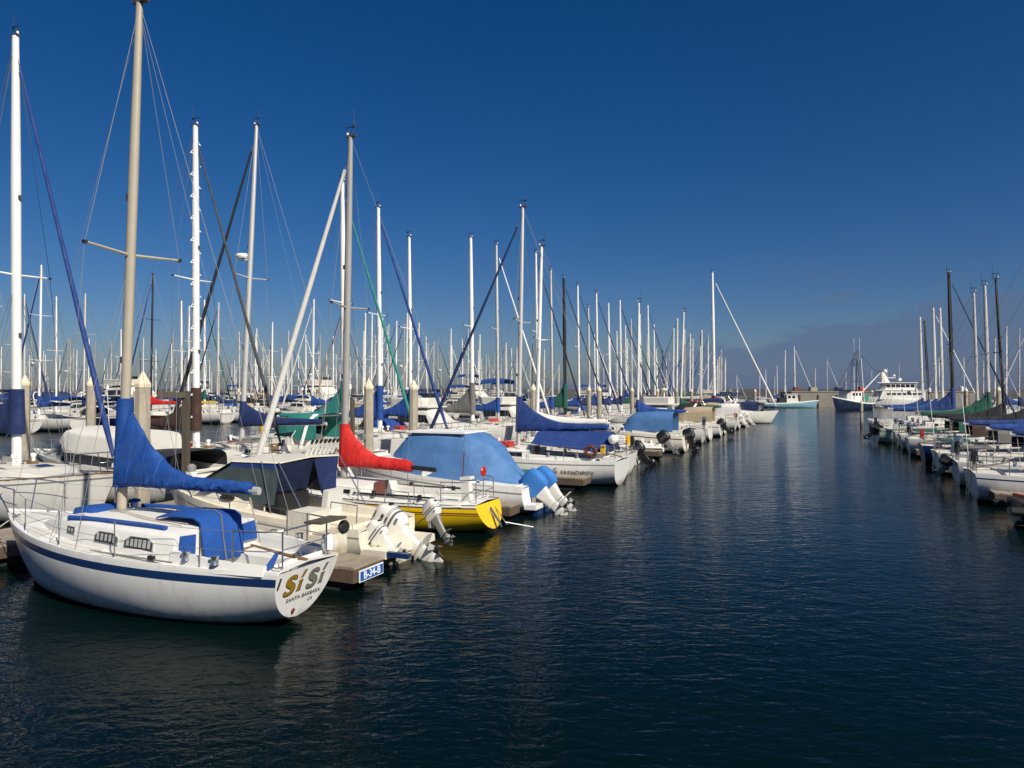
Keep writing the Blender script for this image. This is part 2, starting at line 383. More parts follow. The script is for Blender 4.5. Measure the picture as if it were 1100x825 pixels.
    def panels(s, par, m, spans, w0=.12, name='non_skid_panel'):
        for (xa, xb, lo) in spans:       # lo: inner half width as a share of the beam there
            for sg in (1, -1):
                mb = MB(); rs = []
                for i in range(7):
                    x = xa+(xb-xa)*i/6; b = s.b(x/s.L)-.004; yo, yi = max(b-w0, .06), min(max(lo*s.B, .03), max(b-w0-.08, .04)); z = s.zs(x/s.L)
                    f = lambda y: z + s.cam*(1-(y/b)**2)*min(1, b/.6) + .006
                    rs.append([(x, sg*yi, f(yi)), (x, sg*(yo+yi)/2, f((yo+yi)/2)), (x, sg*yo, f(yo))][::-sg])
                for p, q in zip(rs, rs[1:]):
                    for k in range(2): mb.add([p[k], p[k+1], q[k+1], q[k]], [(0, 1, 2, 3)], m)
                mb.build(name, par)
    def edge(s, x, sg, inset=.05, up=0.):
        t = x/s.L; return Vector((x, sg*max(s.b(t)-inset, 0), s.zs(t)+up))

def cockpit(h, c0, c1, w, par, m, depth=.42, seat=.0, coam=.18, seatw=.5, pad=None, sole=None):
    mb = MB(); zc = lambda x: h.xs(x)+h.cam*.5
    for sg in (1, -1):
        rs = []
        for i in range(9):
            x = c0+(c1-c0)*i/8; z = zc(x); ww = min(w, h.b(x/h.L)*.86)
            k = coam*(.45+.55*i/8)
            rs.append([(x, sg*(ww-.02), z-.10), (x, sg*(ww+.13), z-.06), (x, sg*(ww+.09), z+k), (x, sg*(ww+.02), z+k)][::sg])
        mb.rings(rs, m)
    zf = min(zc(c0), zc(c1)); zs_ = zf-.08+seat; zb = zf-depth; fw = max(w-seatw, .18)
    wa = min(w, h.b(c0/h.L)*.86); 
    for sg in (1, -1):   # seats, wells
        mb.add([(c0, sg*wa, zs_+.16), (c1, sg*w, zs_+.16), (c1, sg*w, zs_), (c0, sg*wa, zs_)], [(0,1,2,3) if sg < 0 else (3,2,1,0)], m)
        mb.add([(c0, sg*wa, zs_), (c1, sg*w, zs_), (c1, sg*fw, zs_-.02), (c0, sg*fw*.9, zs_-.02)], [(0,1,2,3) if sg < 0 else (3,2,1,0)], sole or m)
        mb.add([(c0, sg*fw*.9, zs_-.02), (c1, sg*fw, zs_-.02), (c1, sg*fw, zb), (c0, sg*fw*.9, zb)], [(0,1,2,3) if sg < 0 else (3,2,1,0)], m)
    mb.add([(c0, -fw, zb), (c1, -fw, zb), (c1, fw, zb), (c0, fw, zb)], [(0,1,2,3)], sole or m)
    for x in (c0, c1):
        wz = wa-.01 if x == c0 else w
        mb.add([(x, -fw, zb), (x, fw, zb), (x, fw, zs_-.02), (x, -fw, zs_-.02)], [(0,1,2,3)], m)
        mb.add([(x, -wz, zs_), (x, wz, zs_), (x, wz, zf+.06), (x, -wz, zf+.06)], [(0,1,2,3)], m)
    return mb.build('cockpit', par, angle=30)

class Cabin:
    """stations: (x, height above deck, half width)"""
    def __init__(s, h, st, sink=.06): s.h = h; s.st = sorted(st); s.sink = sink
    def at(s, x):
        st = s.st
        if x <= st[0][0]: return st[0][1], st[0][2]
        for a, b in zip(st, st[1:]):
            if x <= b[0]:
                k = (x-a[0])/(b[0]-a[0]); return a[1]+(b[1]-a[1])*k, a[2]+(b[2]-a[2])*k
        return st[-1][1], st[-1][2]
    def base(s, x): return s.h.xs(x) - s.sink + .03
    def side(s, x, f, out=0.):     # point on the port side, f = 0 bottom .. 1 top edge
        hh, w = s.at(x); z0 = s.base(x)
        return Vector((x, 1.07*w + (w-1.07*w)*f + out, z0 + hh*.86*f))
    def top(s, x, y=0.):
        hh, w = s.at(x); return s.base(x) + hh*(.86+.17*(1-min(1, abs(y)/w)**2))
    def build(s, par, m, name='cabin', topm=None):
        mb = MB(); xs = []
        for a, b in zip(s.st, s.st[1:]): xs += [a[0]+(b[0]-a[0])*k/3 for k in range(3)]
        xs.append(s.st[-1][0]); rs = []
        for x in xs:
            hh, w = s.at(x); z0 = s.base(x); ring = []
            pr = [(1.07, -.02/max(hh, .05)), (1.0, .80), (.97, .87), (.90, .92), (.6, .99), (.25, 1.03)]
            for fy, fz in pr: ring.append((x, w*fy, z0+hh*fz))
            ring += [(x, -y, z) for x_, y, z in ring[::-1]]
            rs.append(ring)
        mb.rings(rs, m)
        return mb.build(name, par, angle=34)
    def window(s, par, poly, frame=STEEL, glass=GLASS, sides=(1, -1), name='window', fw=.03, sub=True, lou=0):
        """poly: (x, f) corners on the side"""
        cx = sum(p[0] for p in poly)/len(poly); cf = sum(p[1] for p in poly)/len(poly); out = []
        for sg in sides:
            mb = MB()
            def P(x, f, o): v = s.side(x, f, o); return Vector((v.x, v.y*sg, v.z))
            hh = s.at(cx)[0]*.86
            def grow(x, f, g):
                dx, df = x-cx, (f-cf)*hh; l = math.hypot(dx, df) or 1; return x+dx/l*g, f+df/l*g/hh
            o1 = [P(*grow(x, f, fw), .012) for x, f in poly]; g1 = [P(x, f, .016) for x, f in poly]
            mb.prism([P(*grow(x, f, fw), -.03) for x, f in poly], (0, sg*.042, 0), frame)
            n = len(poly)
            fr = mb.build(name, par, smooth=False); out.append(fr)
            g = MB(); g.prism([P(x, f, .002) for x, f in poly], (0, sg*.014, 0), glass)
            if lou:
                xa, xb = min(p[0] for p in poly), max(p[0] for p in poly); fa, fb = min(p[1] for p in poly), max(p[1] for p in poly)
                for k in range(lou):
                    x = xa+(xb-xa)*(k+.7)/(lou+.4)
                    g.prism([P(x-.028, fa+.06, .010), P(x+.028, fa+.06, .010), P(x+.028, fb-.06, .010), P(x-.028, fb-.06, .010)], (0, sg*.009, 0), LOUV)
            g.build('pane', fr if sub else par, smooth=False)
        return out

def sail_cover(par, xm, zb, xe, ze, m, h0=1.3, rk=0., top=None, t0=.10, lo=.12, fold=.02, name='sail_cover', seed=1, wrap=.13, n=26, hm=.24):
    """canvas over a flaked mainsail: high at the mast xm, low along the boom to xe"""
    mb = MB(); rs = []; K = 14
    for i in range(n+1):
        s_ = i/n; x = xm - .02 + (xe-xm+.02)*s_; zbm = zb + (ze-zb)*s_
        hh = (hm*(1-s_*.55) + (h0-hm)*max(0, 1-s_/.62)**2.4) if top is None else top(s_)
        wd = t0*(1.35-.7*s_) + .03*smooth_noise(s_*9, seed)*.5
        lw = lo*(1-.3*s_)
        if s_ > .97: wd *= .55; hh *= .8
        ring = []
        for j in range(K):
            a = 2*math.pi*j/K; y = math.sin(a); c = math.cos(a)
            up = c*hh if c > 0 else c*lw
            yy = y*wd*(1 if c < 0 else (1-.45*c*min(1, hh/.5)))
            f = fold*smooth_noise(s_*23+j*1.1, seed)
            ring.append((x-rk*max(up, 0)*(1-s_), yy+f*(1 if y > 0 else -1), zbm+up+f*.12))
        rs.append(ring)
    mb.rings(rs, m)
    seams = []
    if n >= 18:
        for k in range(1, n):
            if k % max(2, n//9) == 0 and k < n-2: seams.append([(p[0], p[1]*1.012, p[2]) for p in rs[k]])
    # collar round the mast
    rs = []
    for k in range(6):
        z = zb-lo*1.1 + (h0+lo*1.1)*k/5
        rr = wrap*(1-.12*k/5)
        rs.append([(xm - rk*(z-zb+.6) + rr*math.cos(2*math.pi*j/12)*1.15, rr*math.sin(2*math.pi*j/12), z) for j in range(12)])
    mb.rings(rs, m)
    for q in seams: mb.path(q+[q[0]], .007, m, 4, cap=False)
    o = mb.build(name, par, angle=55)
    if seams:
        for k, q in enumerate(seams):
            if k % 2 == 0: t_ = MB(); bt = min(q, key=lambda p: p[2]); t_.path([(bt[0]+.01, bt[1]+.05, bt[2]+.03), (bt[0], bt[1], bt[2]-.03), (bt[0]-.02, bt[1]-.03, bt[2]-.12)], .010, WHC, 4); t_.build('tie', o)
    return o

def furl(par, a, b, r, m, name='furled_jib', bulge=1.3, n=10):
    a, b = Vector(a), Vector(b); mb = MB(); k = 14
    mb.path([a.lerp(b, .03+.92*i/k) for i in range(k+1)], [r*(.75 if i == 0 else bulge - (bulge-.55)*(i/k) + .06*smooth_noise(i*2.1, 2)) for i in range(k+1)], m, n)
    mb.tube(a, a.lerp(b, .03), .035, STEEL, 8); mb.wire(a.lerp(b, .95), b, .008)
    mb.lathe([(.0, -.06), (.09, -.06), (.09, .06), (.0, .06)], a.lerp(b, .022), RUB, 10)
    return mb.build(name, par)

def mast_rig(par, h, xm, z0, zt, m=ALU, r=.075, spr=(.52,), rake=.012, bow=None, jibtop=.97, detail=2, furlm=None, fr=.055, wr=.006, stern_x=.05, spl=.95, backstay=True, gear=True, oval=1.5, forestay=True, radar=None, steps=False):
    def mp(z): return Vector((xm-(z-z0)*rake, 0, z))
    mb = MB(); n = 10 if detail else 6; rs = []
    for i in range(7):
        k = i/6; z = z0+(zt-z0)*k; rr = r*(1 if k < .7 else 1-.30*(k-.7)/.3); c = mp(z)
        rs.append([(c.x+rr*oval*.85*math.cos(2*math.pi*j/n), rr*math.sin(2*math.pi*j/n), z) for j in range(n)])
    mb.rings(rs, m)
    if detail: mb.box((mp(z0).x, 0, z0+.03), (.30, .24, .07), STEEL)
    if detail and gear:
        tp = mp(zt); mb.box((tp.x-.03, 0, zt+.03), (.34, .10, .06), DARKW)
        mb.tube((tp.x-.15, .03, zt+.05), (tp.x-.15, .03, zt+.75), .008, RUB, 4)
        mb.tube((tp.x+.05, 0, zt+.05), (tp.x+.05, 0, zt+.28), .010, RUB, 4)
        mb.box((tp.x+.02, 0, zt+.29), (.30, .012, .03), RUB); mb.box((tp.x-.12, 0, zt+.29), (.08, .012, .09), RUB)
        mb.lathe([(0, 0), (.035, 0), (.035, .08), (0, .1)], (tp.x+.10, .0, zt+.05), WHT, 8)
        for zz in (.30, .62): mb.box((mp(z0+(zt-z0)*zz).x+r*1.4, 0, z0+(zt-z0)*zz), (.07, .06, .12), DARKW)
    if steps:
        k = 0; z = z0+1.2
        while z < zt-.3:
            sg = 1 if k % 2 else -1
            mb.box((mp(z).x, sg*(r+.055), z), (.05, .12, .03), WHT); mb.tube((mp(z).x, sg*(r+.11), z), (mp(z).x, sg*r, z+.13), .012, WHT, 4); z += .42; k += 1
    mo = mb.build('mast', par, angle=50)
    rg = MB(); top = mp(zt-.05); ch = min(h.b(xm/h.L)-.06, 9)
    for k in spr:
        zz = z0+(zt-z0)*k; c = mp(zz); sm = MB()
        for sg in (1, -1):
            tip = Vector((c.x-.12, sg*spl, zz+.06)); sm.tube(c, tip, .032, m, 6, .022)
            if detail: sm.box(tip, (.07, .06, .05), RUB)
        sm.build('spreader', mo)
    k0 = spr[0] if spr else None
    for sg in (1, -1):
        cp = h.edge(xm, sg, .07)
        if spr:
            last = cp
            for k in spr:
                c = mp(z0+(zt-z0)*k); tip = Vector((c.x-.12, sg*spl, c.z+.06)); rg.wire(last, tip, wr); last = tip
            rg.wire(last, top, wr)
            c = mp(z0+(zt-z0)*k0-.1)
            for dx in (-.45, .35) if detail else (-.3,):
                rg.wire(h.edge(xm+dx, sg, .08), c, wr)
        else: rg.wire(cp, top, wr)
    bow = bow or Vector((h.L-.08, 0, h.xs(h.L)+.05)); jt = mp(z0+(zt-z0)*jibtop)
    if backstay: rg.wire((stern_x, 0, h.xs(0)+.03), mp(zt), wr)
    if forestay and not furlm: rg.wire(bow, jt, wr)
    rg.build('rigging', par, smooth=False)
    if furlm: furl(par, bow, jt, fr, furlm)
    if radar:
        rb = MB(); c = mp(radar); rb.lathe([(0, 0), (.26, .02), (.30, .10), (.26, .2), (0, .24)], (c.x+.42, 0, radar), WHT, 14)
        rb.box((c.x+.22, 0, radar-.05), (.45, .12, .06), WHT); rb.build('radar_dome', par)
    return mp

def rails(par, h, xs, hgt=.6, detail=2, pulpit=True, pushpit=True, lines=2, pl=1.1, ps=.9, gate=None):
    tr = .013
    for x in xs:
        for sg in (1, -1):
            mb = MB(); a = h.edge(x, sg, .06); mb.tube(a, a+Vector((0, 0, hgt)), .012, STEEL, 6); mb.lathe([(.04, 0), (.03, .03), (.016, .05)], a, STEEL, 8)
            mb.build('stanchion', par)
    if lines and len(xs):
        pts = ([ps] if pushpit else []) + list(xs) + ([h.L-pl] if pulpit else [])
        for sg in (1, -1):
            lf = MB()
            for f in ((1., .52) if lines > 1 else (1.,)):
                for a, b in zip(pts, pts[1:]): lf.wire(h.edge(a, sg, .06, hgt*f), h.edge(b, sg, .06, hgt*f), .0042)
            lf.build('lifeline', par, smooth=False)
    if pulpit:
        mb = MB(); L = h.L; xa = L-pl
        A = h.edge(xa, 1, .06); B = h.edge(xa, -1, .06); f = h.edge(L-.28, 1, .0)
        F = [A+Vector((0, 0, hgt))] + [Vector((xa+(L+.12-xa)*k, (h.b(xa/L)-.06)*(1-k**2.2)+.10*k, h.xs(xa)+hgt+.10*k)) for k in (.3, .6, .85, 1.)]
        G = [Vector((p.x, -p.y, p.z)) for p in F[::-1]]
        mb.path(F+[Vector((L+.2, 0, F[-1].z+.01))]+G, tr, STEEL, 6)
        H_ = [Vector((p.x-.1, p.y, p.z-hgt*.48)) for p in F]; mb.path(H_, tr*.8, STEEL, 5); mb.path([Vector((p.x, -p.y, p.z)) for p in H_], tr*.8, STEEL, 5)
        for sg in (1, -1):
            mb.tube(h.edge(xa, sg, .06), h.edge(xa, sg, .06, hgt), tr, STEEL, 6)
            xx = L-.42; e = h.edge(xx, sg, .04); k = (xx-xa)/(L+.12-xa)
            mb.tube(e, Vector((xx+.16, sg*((h.b(xa/L)-.06)*(1-k**2.2)+.08*k), h.xs(xa)+hgt+.06)), tr, STEEL, 6)
        mb.build('pulpit', par)
    if pushpit:
        mb = MB(); y0 = h.b(0)-.07; z = h.xs(0)
        P = [h.edge(ps, 1, .06, hgt), Vector((.25, h.b(.03)-.07, z+hgt)), Vector((.08, y0*.8, z+hgt)), Vector((.08, -y0*.8, z+hgt)), Vector((.25, -(h.b(.03)-.07), z+hgt)), h.edge(ps, -1, .06, hgt)]
        mb.path(P, tr, STEEL, 6)
        if lines > 1: mb.path([p-Vector((0, 0, hgt*.48)) for p in P], tr*.8, STEEL, 5)
        for p in (P[0], P[2], P[3], P[5]): mb.tube(p, (p.x, p.y, h.xs(p.x)), tr, STEEL, 6)
        mb.build('pushpit', par)

def outboard(par, loc, tilt=0., size=1., cowl=OBW, stripe=OBS, low=None, name='outboard_motor', brand=None, yaw=0., cover=None, legl=.62):
    """clamped at loc on the transom; the leg swings aft and up by tilt"""
    low = low or cowl; root = None
    M = Matrix.Translation(Vector(loc)) @ Matrix.Rotation(yaw, 4, 'Z') @ Matrix.Rotation(tilt, 4, 'Y') @ Matrix.Scale(size, 4)
    M0 = Matrix.Translation(Vector(loc)) @ Matrix.Rotation(yaw, 4, 'Z') @ Matrix.Scale(size, 4)
    def rr(x0, x1, w, z, n=16):      # rounded rectangle ring in plan
        cx, a, out = (x0+x1)/2, (x1-x0)/2, []
        for j in range(n):
            t = 2*math.pi*j/n; c, s_ = math.cos(t), math.sin(t)
            out.append((cx + a*math.copysign(abs(c)**.55, c), w*math.copysign(abs(s_)**.55, s_), z))
        return out
    br = MB(); br.box((.02, 0, -.08), (.10, .26, .34), OBG); br.box((-.10, 0, -.12), (.22, .14, .26), OBK); br.path([(-.05, .10, .02), (.12, .16, .10), (.30, .22, .04), (.50, .25, -.12)], .022, OBK, 6); br.path([(-.05, -.08, .0), (.15, -.12, .06), (.45, -.16, -.10)], .014, RUB, 5)
    for y in (-.09, .09): br.lathe([(0, 0), (.022, 0), (.022, .03), (0, .03)], (-.03, y, -.02), STEEL, 6, 'X')
    br.xf(M0)
    root = br.build(name, par)
    cw = MB()
    cm = cover or cowl
    cw.rings([rr(-.52, .10, .13, -.02), rr(-.60, .15, .19, .08), rr(-.62, .16, .205, .20)], cm, cap=True)
    cw.rings([rr(-.625, .165, .21, .20), rr(-.625, .165, .21, .25)], stripe if not cover else cm)
    cw.rings([rr(-.62, .16, .205, .25), rr(-.62, .14, .205, .42), rr(-.58, .10, .19, .56), rr(-.52, .03, .15, .65), rr(-.42, -.06, .08, .685)], cm)
    if not cover:
        for zz in (.30, .335): cw.rings([rr(-.625, .163, .208, zz), rr(-.625, .161, .208, zz+.014)], stripe)
        cw.box((-.63, 0, .47), (.03, .10, .06), OBK); cw.box((.155, 0, .225), (.03, .09, .10), OBK)
        for sg in (1, -1):
            cw.box((-.24, sg*.208, .31), (.42, .006, .035), OBS); cw.box((-.50, sg*.19, .12), (.12, .02, .05), OBG)
            for q in range(3): cw.box((-.40+.05*q, sg*.19, .60-.0*q), (.03, .03, .012), OBK)
    cw.xf(M); co = cw.build('cowl', root, angle=50)
    lg = MB()
    lg.rings([rr(-.46, .02, .12, -.02), rr(-.42, -.02, .10, -.15), rr(-.38, -.05, .075, -.3), rr(-.36, -.06, .06, -legl+.1)], low)
    lg.rings([rr(-.62, -.02, .12, -legl+.10), rr(-.64, -.02, .13, -legl+.075)], low)
    lg.rings([rr(-.38, -.08, .045, -legl+.08), rr(-.37, -.10, .04, -legl-.18)], low)
    lg.lathe([(.0, .02), (.04, -.01), (.065, -.10), (.07, -.25), (.055, -.40), (.03, -.46)], (0, 0, -legl-.18), low, 10, 'X')
    lg.prism([(-.40, -.012, -legl-.22), (-.16, -.012, -legl-.22), (-.26, -.012, -legl-.42), (-.36, -.012, -legl-.42)], (0, .024, 0), low)
    lg.xf(M); lg.build('leg', root, angle=45)
    pp = MB()
    pp.lathe([(.0, -.40), (.055, -.41), (.05, -.52), (0, -.55)], (0, 0, -legl-.18), OBK, 8, 'X')
    for k in range(3):
        a = 2*math.pi*k/3+.4; c, s_ = math.cos(a), math.sin(a); c2, s2 = math.cos(a+.8), math.sin(a+.8)
        z0 = -legl-.18
        pp.prism([(-.44, .05*c, z0+.05*s_), (-.42, .19*c, z0+.19*s_), (-.50, .17*c2, z0+.17*s2), (-.50, .05*c2, z0+.05*s2)], (-.014, 0, 0), OBG)
    pp.xf(M); pp.build('propeller', root)
    if brand:
        for sg in (1, -1):
            T = M @ Matrix.Translation((-.24, sg*.207, .45)) @ Matrix.Rotation(math.pi/2, 4, 'X')
            if sg > 0: T = M @ Matrix.Translation((-.24, sg*.207, .43)) @ Matrix.Rotation(math.pi, 4, 'Z') @ Matrix.Rotation(math.pi/2, 4, 'X')
            text_mesh('lettering', brand, .135, T, OBK, co, bold=.002)
    return root

def fender(par, p, l=.5, r=.1, m=SKIN, top=None):
    mb = MB(); mb.lathe([(0, -l/2), (r*.7, -l/2+.03), (r, -l/2+.10), (r, l/2-.10), (r*.7, l/2-.03), (.02, l/2), (.02, l/2+.05), (0, l/2+.05)], p, m, 10)
    if top: mb.wire(Vector(p)+Vector((0, 0, l/2)), top, .008, ROPE)
    mb.build('fender', par)

def hatch(par, c, s_, m=GLASS, fr=ALU, name='hatch', ry=0.):
    mb = MB(); mb.box(c, (s_[0], s_[1], .06), fr, ry=ry); mb.box((c[0], c[1], c[2]+.032), (s_[0]*.84, s_[1]*.84, .012), m, ry=ry); mb.build(name, par)

def canopy(par, x0, x1, w, z0, ztop, m, slope=.5, name='dodger', win=None, aft=None):
    """dodger or bimini: arched canvas from x0 (aft) to x1 (front foot)"""
    mb = MB(); rs = []; K = 13
    prof = [(x0, ztop, 1.0), (x0+(x1-x0)*.35, ztop+.02, 1.0), (x1-slope, ztop-.05, .97), (x1-slope*.4, ztop-.35*(ztop-z0), .95), (x1, z0, .9)]
    for x, zt, kw in prof:
        ring = []
        for j in range(K):
            a = math.pi*j/(K-1); c, s_ = math.cos(a), math.sin(a)
            y = w*kw*math.copysign(abs(c)**.45, c); z = z0-.02 + max(zt-z0, .0)*abs(s_)**.45 if zt > z0 else z0-.02
            ring.append((x, y, z))
        rs.append(ring)
    inner = [[(x, y*.985, z-.012) for x, y, z in r] for r in rs]
    mb.rings(rs, m, cap=False, closed=False); mb.rings([r[::-1] for r in inner], m, cap=False, closed=False)
    o = mb.build(name, par, angle=60)
    return o
def bimini(par, x0, x1, w, zt, zfoot, m, legs=True):
    mb = MB(); rs = []
    for i in range(7):
        k = i/6; x = x0+(x1-x0)*k; dz = -.10*(2*k-1)**2
        top = [(x, w*math.cos(math.pi*j/10), zt+dz+.20*math.sin(math.pi*j/10)**.7-.2*(j in (0, 10))) for j in range(11)]
        rs.append(top + [(p[0], p[1]*.97, p[2]-.025) for p in top[::-1]])
    mb.rings(rs, m); o = mb.build('bimini', par, angle=50)
    if legs:
        f = MB()
        for x in (x0+.1, x1-.1):
            for sg in (1, -1): f.tube((x, sg*w*.97, zt-.05), ((x0+x1)/2, sg*w, zfoot), .014, STEEL, 5)
        f.build('bimini_frame', par)
    return o

# ------------------------------------------------------------------ a sailing boat
def sailboat(label, u, v, head, P, group=None, name='sailboat', root=None):
    g = dict(L=8.8, B=2.9, fs=.95, fb=1.25, hull=GEL, stripe=None, sheerm=None, deck=DECK, cabh=.42, mastm=ALU, mr=.075, mh=1.28, cover=BLUE, ch=.95, jib=None, fr=.055,
             det=1, dodger=None, bim=None, ob=False, win='long', rt=.18, ro=.9, spr=(.52,), tw=.72, jack=False, mastx=.57, flag=None, rake=.012, fend=True, fat=False, steps=False, radar=None, boomend=None, mz=None, wheel=False)
    g.update(P); det = g['det']; L, B = g['L'], g['B']
    p = UV(u, v); rz = HV if head == 'in' else HV+math.pi
    root = root or thing(name, label, 'sailboat', (p.x, p.y, 0), rz, group)
    h = Hull(L, B, g['fs'], g['fb'], tw=g['tw'], ro=g['ro'], rt=g['rt'])
    bands = []
    if g['sheerm']: bands += [(.07, g['hull']), (.13, g['sheerm'])]
    elif g['stripe']: bands += [(.10, g['hull']), (.05, g['stripe'])]
    else: bands += [(.05, g['hull'])]
    bands.append((9, g['hull']))
    n = (14, 20, 30)[det]
    h.build(bands, root, n=n, nv=(3, 5, 9)[det])
    c0, c1, cw = .09*L, .40*L, .33*B
    h.deck(root, g['deck'], (c0, c1, cw) if det else None, rail=TEAK if g.get('teak') else g['hull'])
    if det: cockpit(h, c0, c1, cw, root, g['deck'], sole=TEAK if g.get('teaksole') else None)
    ch = g['cabh']
    cab = Cabin(h, [(c1-.02, ch, .34*B), (.52*L, ch*.98, .35*B), (.66*L, ch*.80, .29*B), (.74*L, ch*.42, .22*B), (.80*L, .04, .15*B)])
    cab.build(root, g['deck'])
    if det or g.get('farwin', True):
        kw = dict(frame=ALU if det == 2 else RUB, sub=True, fw=.02)
        if g['win'] == 'long': wl_ = [[(.43*L, .35), (.60*L, .38), (.62*L, .72), (.43*L, .75)]]
        elif g['win'] == 'two': wl_ = [[(.43*L, .32), (.505*L, .34), (.515*L, .76), (.43*L, .78)], [(.53*L, .34), (.61*L, .40), (.60*L, .74), (.54*L, .76)]]
        else: wl_ = [[(a_*L, .34), (b_*L, .36), ((b_+.006)*L, .78), (a_*L, .80)] for a_, b_ in ((.425, .495), (.515, .575), (.60, .645))]
        if det == 0: wl_ = wl_[:1]
        for w_ in wl_: cab.window(root, w_, **kw)
    if det:
        hatch(root, (.69*L, 0, cab.top(.69*L)+.02), (.5, .5), ry=.10)
        hb = MB(); zz = cab.top(c1+.35)
        hb.box((c1+.40, 0, zz+.03), (.85, .66, .07), g['deck']); hb.box((c1-.03, 0, zz-.26), (.03, .52, .6), TEAK if g.get('teakdoor', 1) else g['deck'])
        hb.build('companionway', root)
        h.panels(root, g.get('nonskid', rnd.choice((NSK, NSK2, NSK))), [(.42*L, .56*L, .385), (.58*L, .72*L, .34), (.80*L, .93*L, .02)])
        for y in (-.28, .26):
            dv = MB(); xx = .60*L; zz_ = cab.top(xx, abs(y)); dv.box((xx, y, zz_+.04), (.26, .2, .12), TEAK if y > 0 else g['deck']); dv.lathe([(.05, 0), (.05, .12), (.085, .2), (.085, .24), (0, .26)], (xx+.04, y, zz_+.08), WHT, 8); dv.build('vent', root)
        an = MB(); an.box((.965*L, .10, h.xs(.965*L)+.12), (.5, .06, .05), STEEL); an.prism([(L+.02, .10, h.xs(L)+.14), (L+.22, .02, h.xs(L)-.06), (L+.22, .18, h.xs(L)-.06)], (-.03, 0, -.02), STEEL); an.build('anchor', root)
        hl = MB()
        for y in (.20, -.20): hl.path([(g['mastx']*L, y*.4, cab.top(.57*L)+.03), (.50*L, y*1.2, cab.top(.5*L, abs(y))+.015), (.42*L, y*1.5, cab.top(.42*L, abs(y))+.015)], .009, rnd.choice((ROPE, BLUEP, REDP)), 4)
        hl.build('halyard', root)
        hr = MB()
        for sg in (1, -1):
            pts = [(.45*L+k*.05*L, sg*.24*B, cab.top(.45*L+k*.05*L, .24*B)+(.06 if k % 2 else .01)) for k in range(5)]
            hr.path(pts, .016, TEAK, 5)
        hr.build('handrail', root)
        for x in (.17*L, .30*L):
            for sg in (1, -1):
                wi = MB(); zc = h.xs(x)+.19
                wi.lathe([(.0, 0), (.075, 0), (.06, .05), (.055, .09), (.075, .13), (0, .13)], (x, sg*(cw+.07), zc-.02), STEEL, 12); wi.build('winch', root)
    xm = g['mastx']*L; zm = cab.top(xm)-.02; zt = g['mh']*L + (g['mz'] or 0)
    mp = mast_rig(root, h, xm, zm, zt, g['mastm'], g['mr'], g['spr'], g['rake'], detail=min(det, 1), furlm=g['jib'], fr=g['fr'], gear=det > 0, spl=.33*B, wr=(.013, .008, .006)[det], steps=g['steps'], radar=g['radar'], bow=Vector((L-.06, 0, h.xs(L)+.05)))
    zb = zm+g.get('boomz', .78); xe = g['boomend'] or max(.13*L, xm-.42*L); ze = zb+.12
    bm_ = MB(); bm_.path([(xm-.08, 0, zb), (xe-.1, 0, ze)], .055, g['mastm'], 8, 1.2)
    if det: bm_.wire((xe+.1, 0, ze), (xe+.2, 0, h.xs(xe)+.1), .012, ROPE); bm_.wire((xe, 0, ze), mp(zt-.1), .004)
    bm_.build('boom', root)
    if g['cover']:
        sail_cover(root, xm, zb+.04, xe, ze+.04, g['cover'], h0=g['ch'], t0=.15 if g['fat'] else .12, hm=.40 if g['fat'] else .30, seed=rnd.random()*9, n=(10, 18, 30)[det], fold=.03, rk=g['rake'], wrap=g['mr']*1.65)
    else:
        s_ = MB(); s_.path([(xm-.15, 0, zb+.14), ((xm+xe)/2, 0, zb+.20), (xe+.1, 0, ze+.12)], [.13, .12, .07], WHC, 8); s_.build('flaked_sail', root)
    if det:
        rails(root, h, [L*k for k in ((.22, .38, .55, .72) if det == 2 else (.25, .45, .66))], .58, det)
    if g['dodger']: canopy(root, c1-.35, c1+.95, .36*B, h.xs(c1)+.30, zm+.62, g['dodger'], .6)
    if g['bim']: bimini(root, c0-.1, c1-.6, .40*B, h.xs(0)+2.0, h.xs(c0)+.1, g['bim'])
    if g['ob']: outboard(root, (-.12, .30, h.xs(0)-.25), R(g['ob']), .62, g.get('obm', OBW), low=OBG)
    elif det:
        tl = MB()
        if g['wheel']:
            k = 20; cx, cz = c0+.55, h.xs(c0)+.52
            tl.path([(cx, .42*math.cos(2*math.pi*i/k), cz+.42*math.sin(2*math.pi*i/k)) for i in range(k+1)], .014, STEEL, 5)
            for i in range(5): tl.tube((cx, 0, cz), (cx, .42*math.cos(2*math.pi*i/5), cz+.42*math.sin(2*math.pi*i/5)), .008, STEEL, 4)
            tl.box((cx+.1, 0, cz-.35), (.2, .22, .95), WHT); tl.build('steering_wheel', root)
        else:
            tl.path([(.02, 0, h.xs(0)+.10), (.55, 0, h.xs(0)+.22), (1.15, .06, h.xs(0)+.34)], [.03, .025, .02], TEAK, 6); tl.build('tiller', root)
    if g['fend'] and det:
        for x in (.3*L, .55*L):
            for sg in (1, -1):
                t = x/L; fender(root, (x, sg*(h.b(t)+.09), h.zs(t)-.50), top=h.edge(x, sg, .05, .3), m=g.get('fm', SKIN))
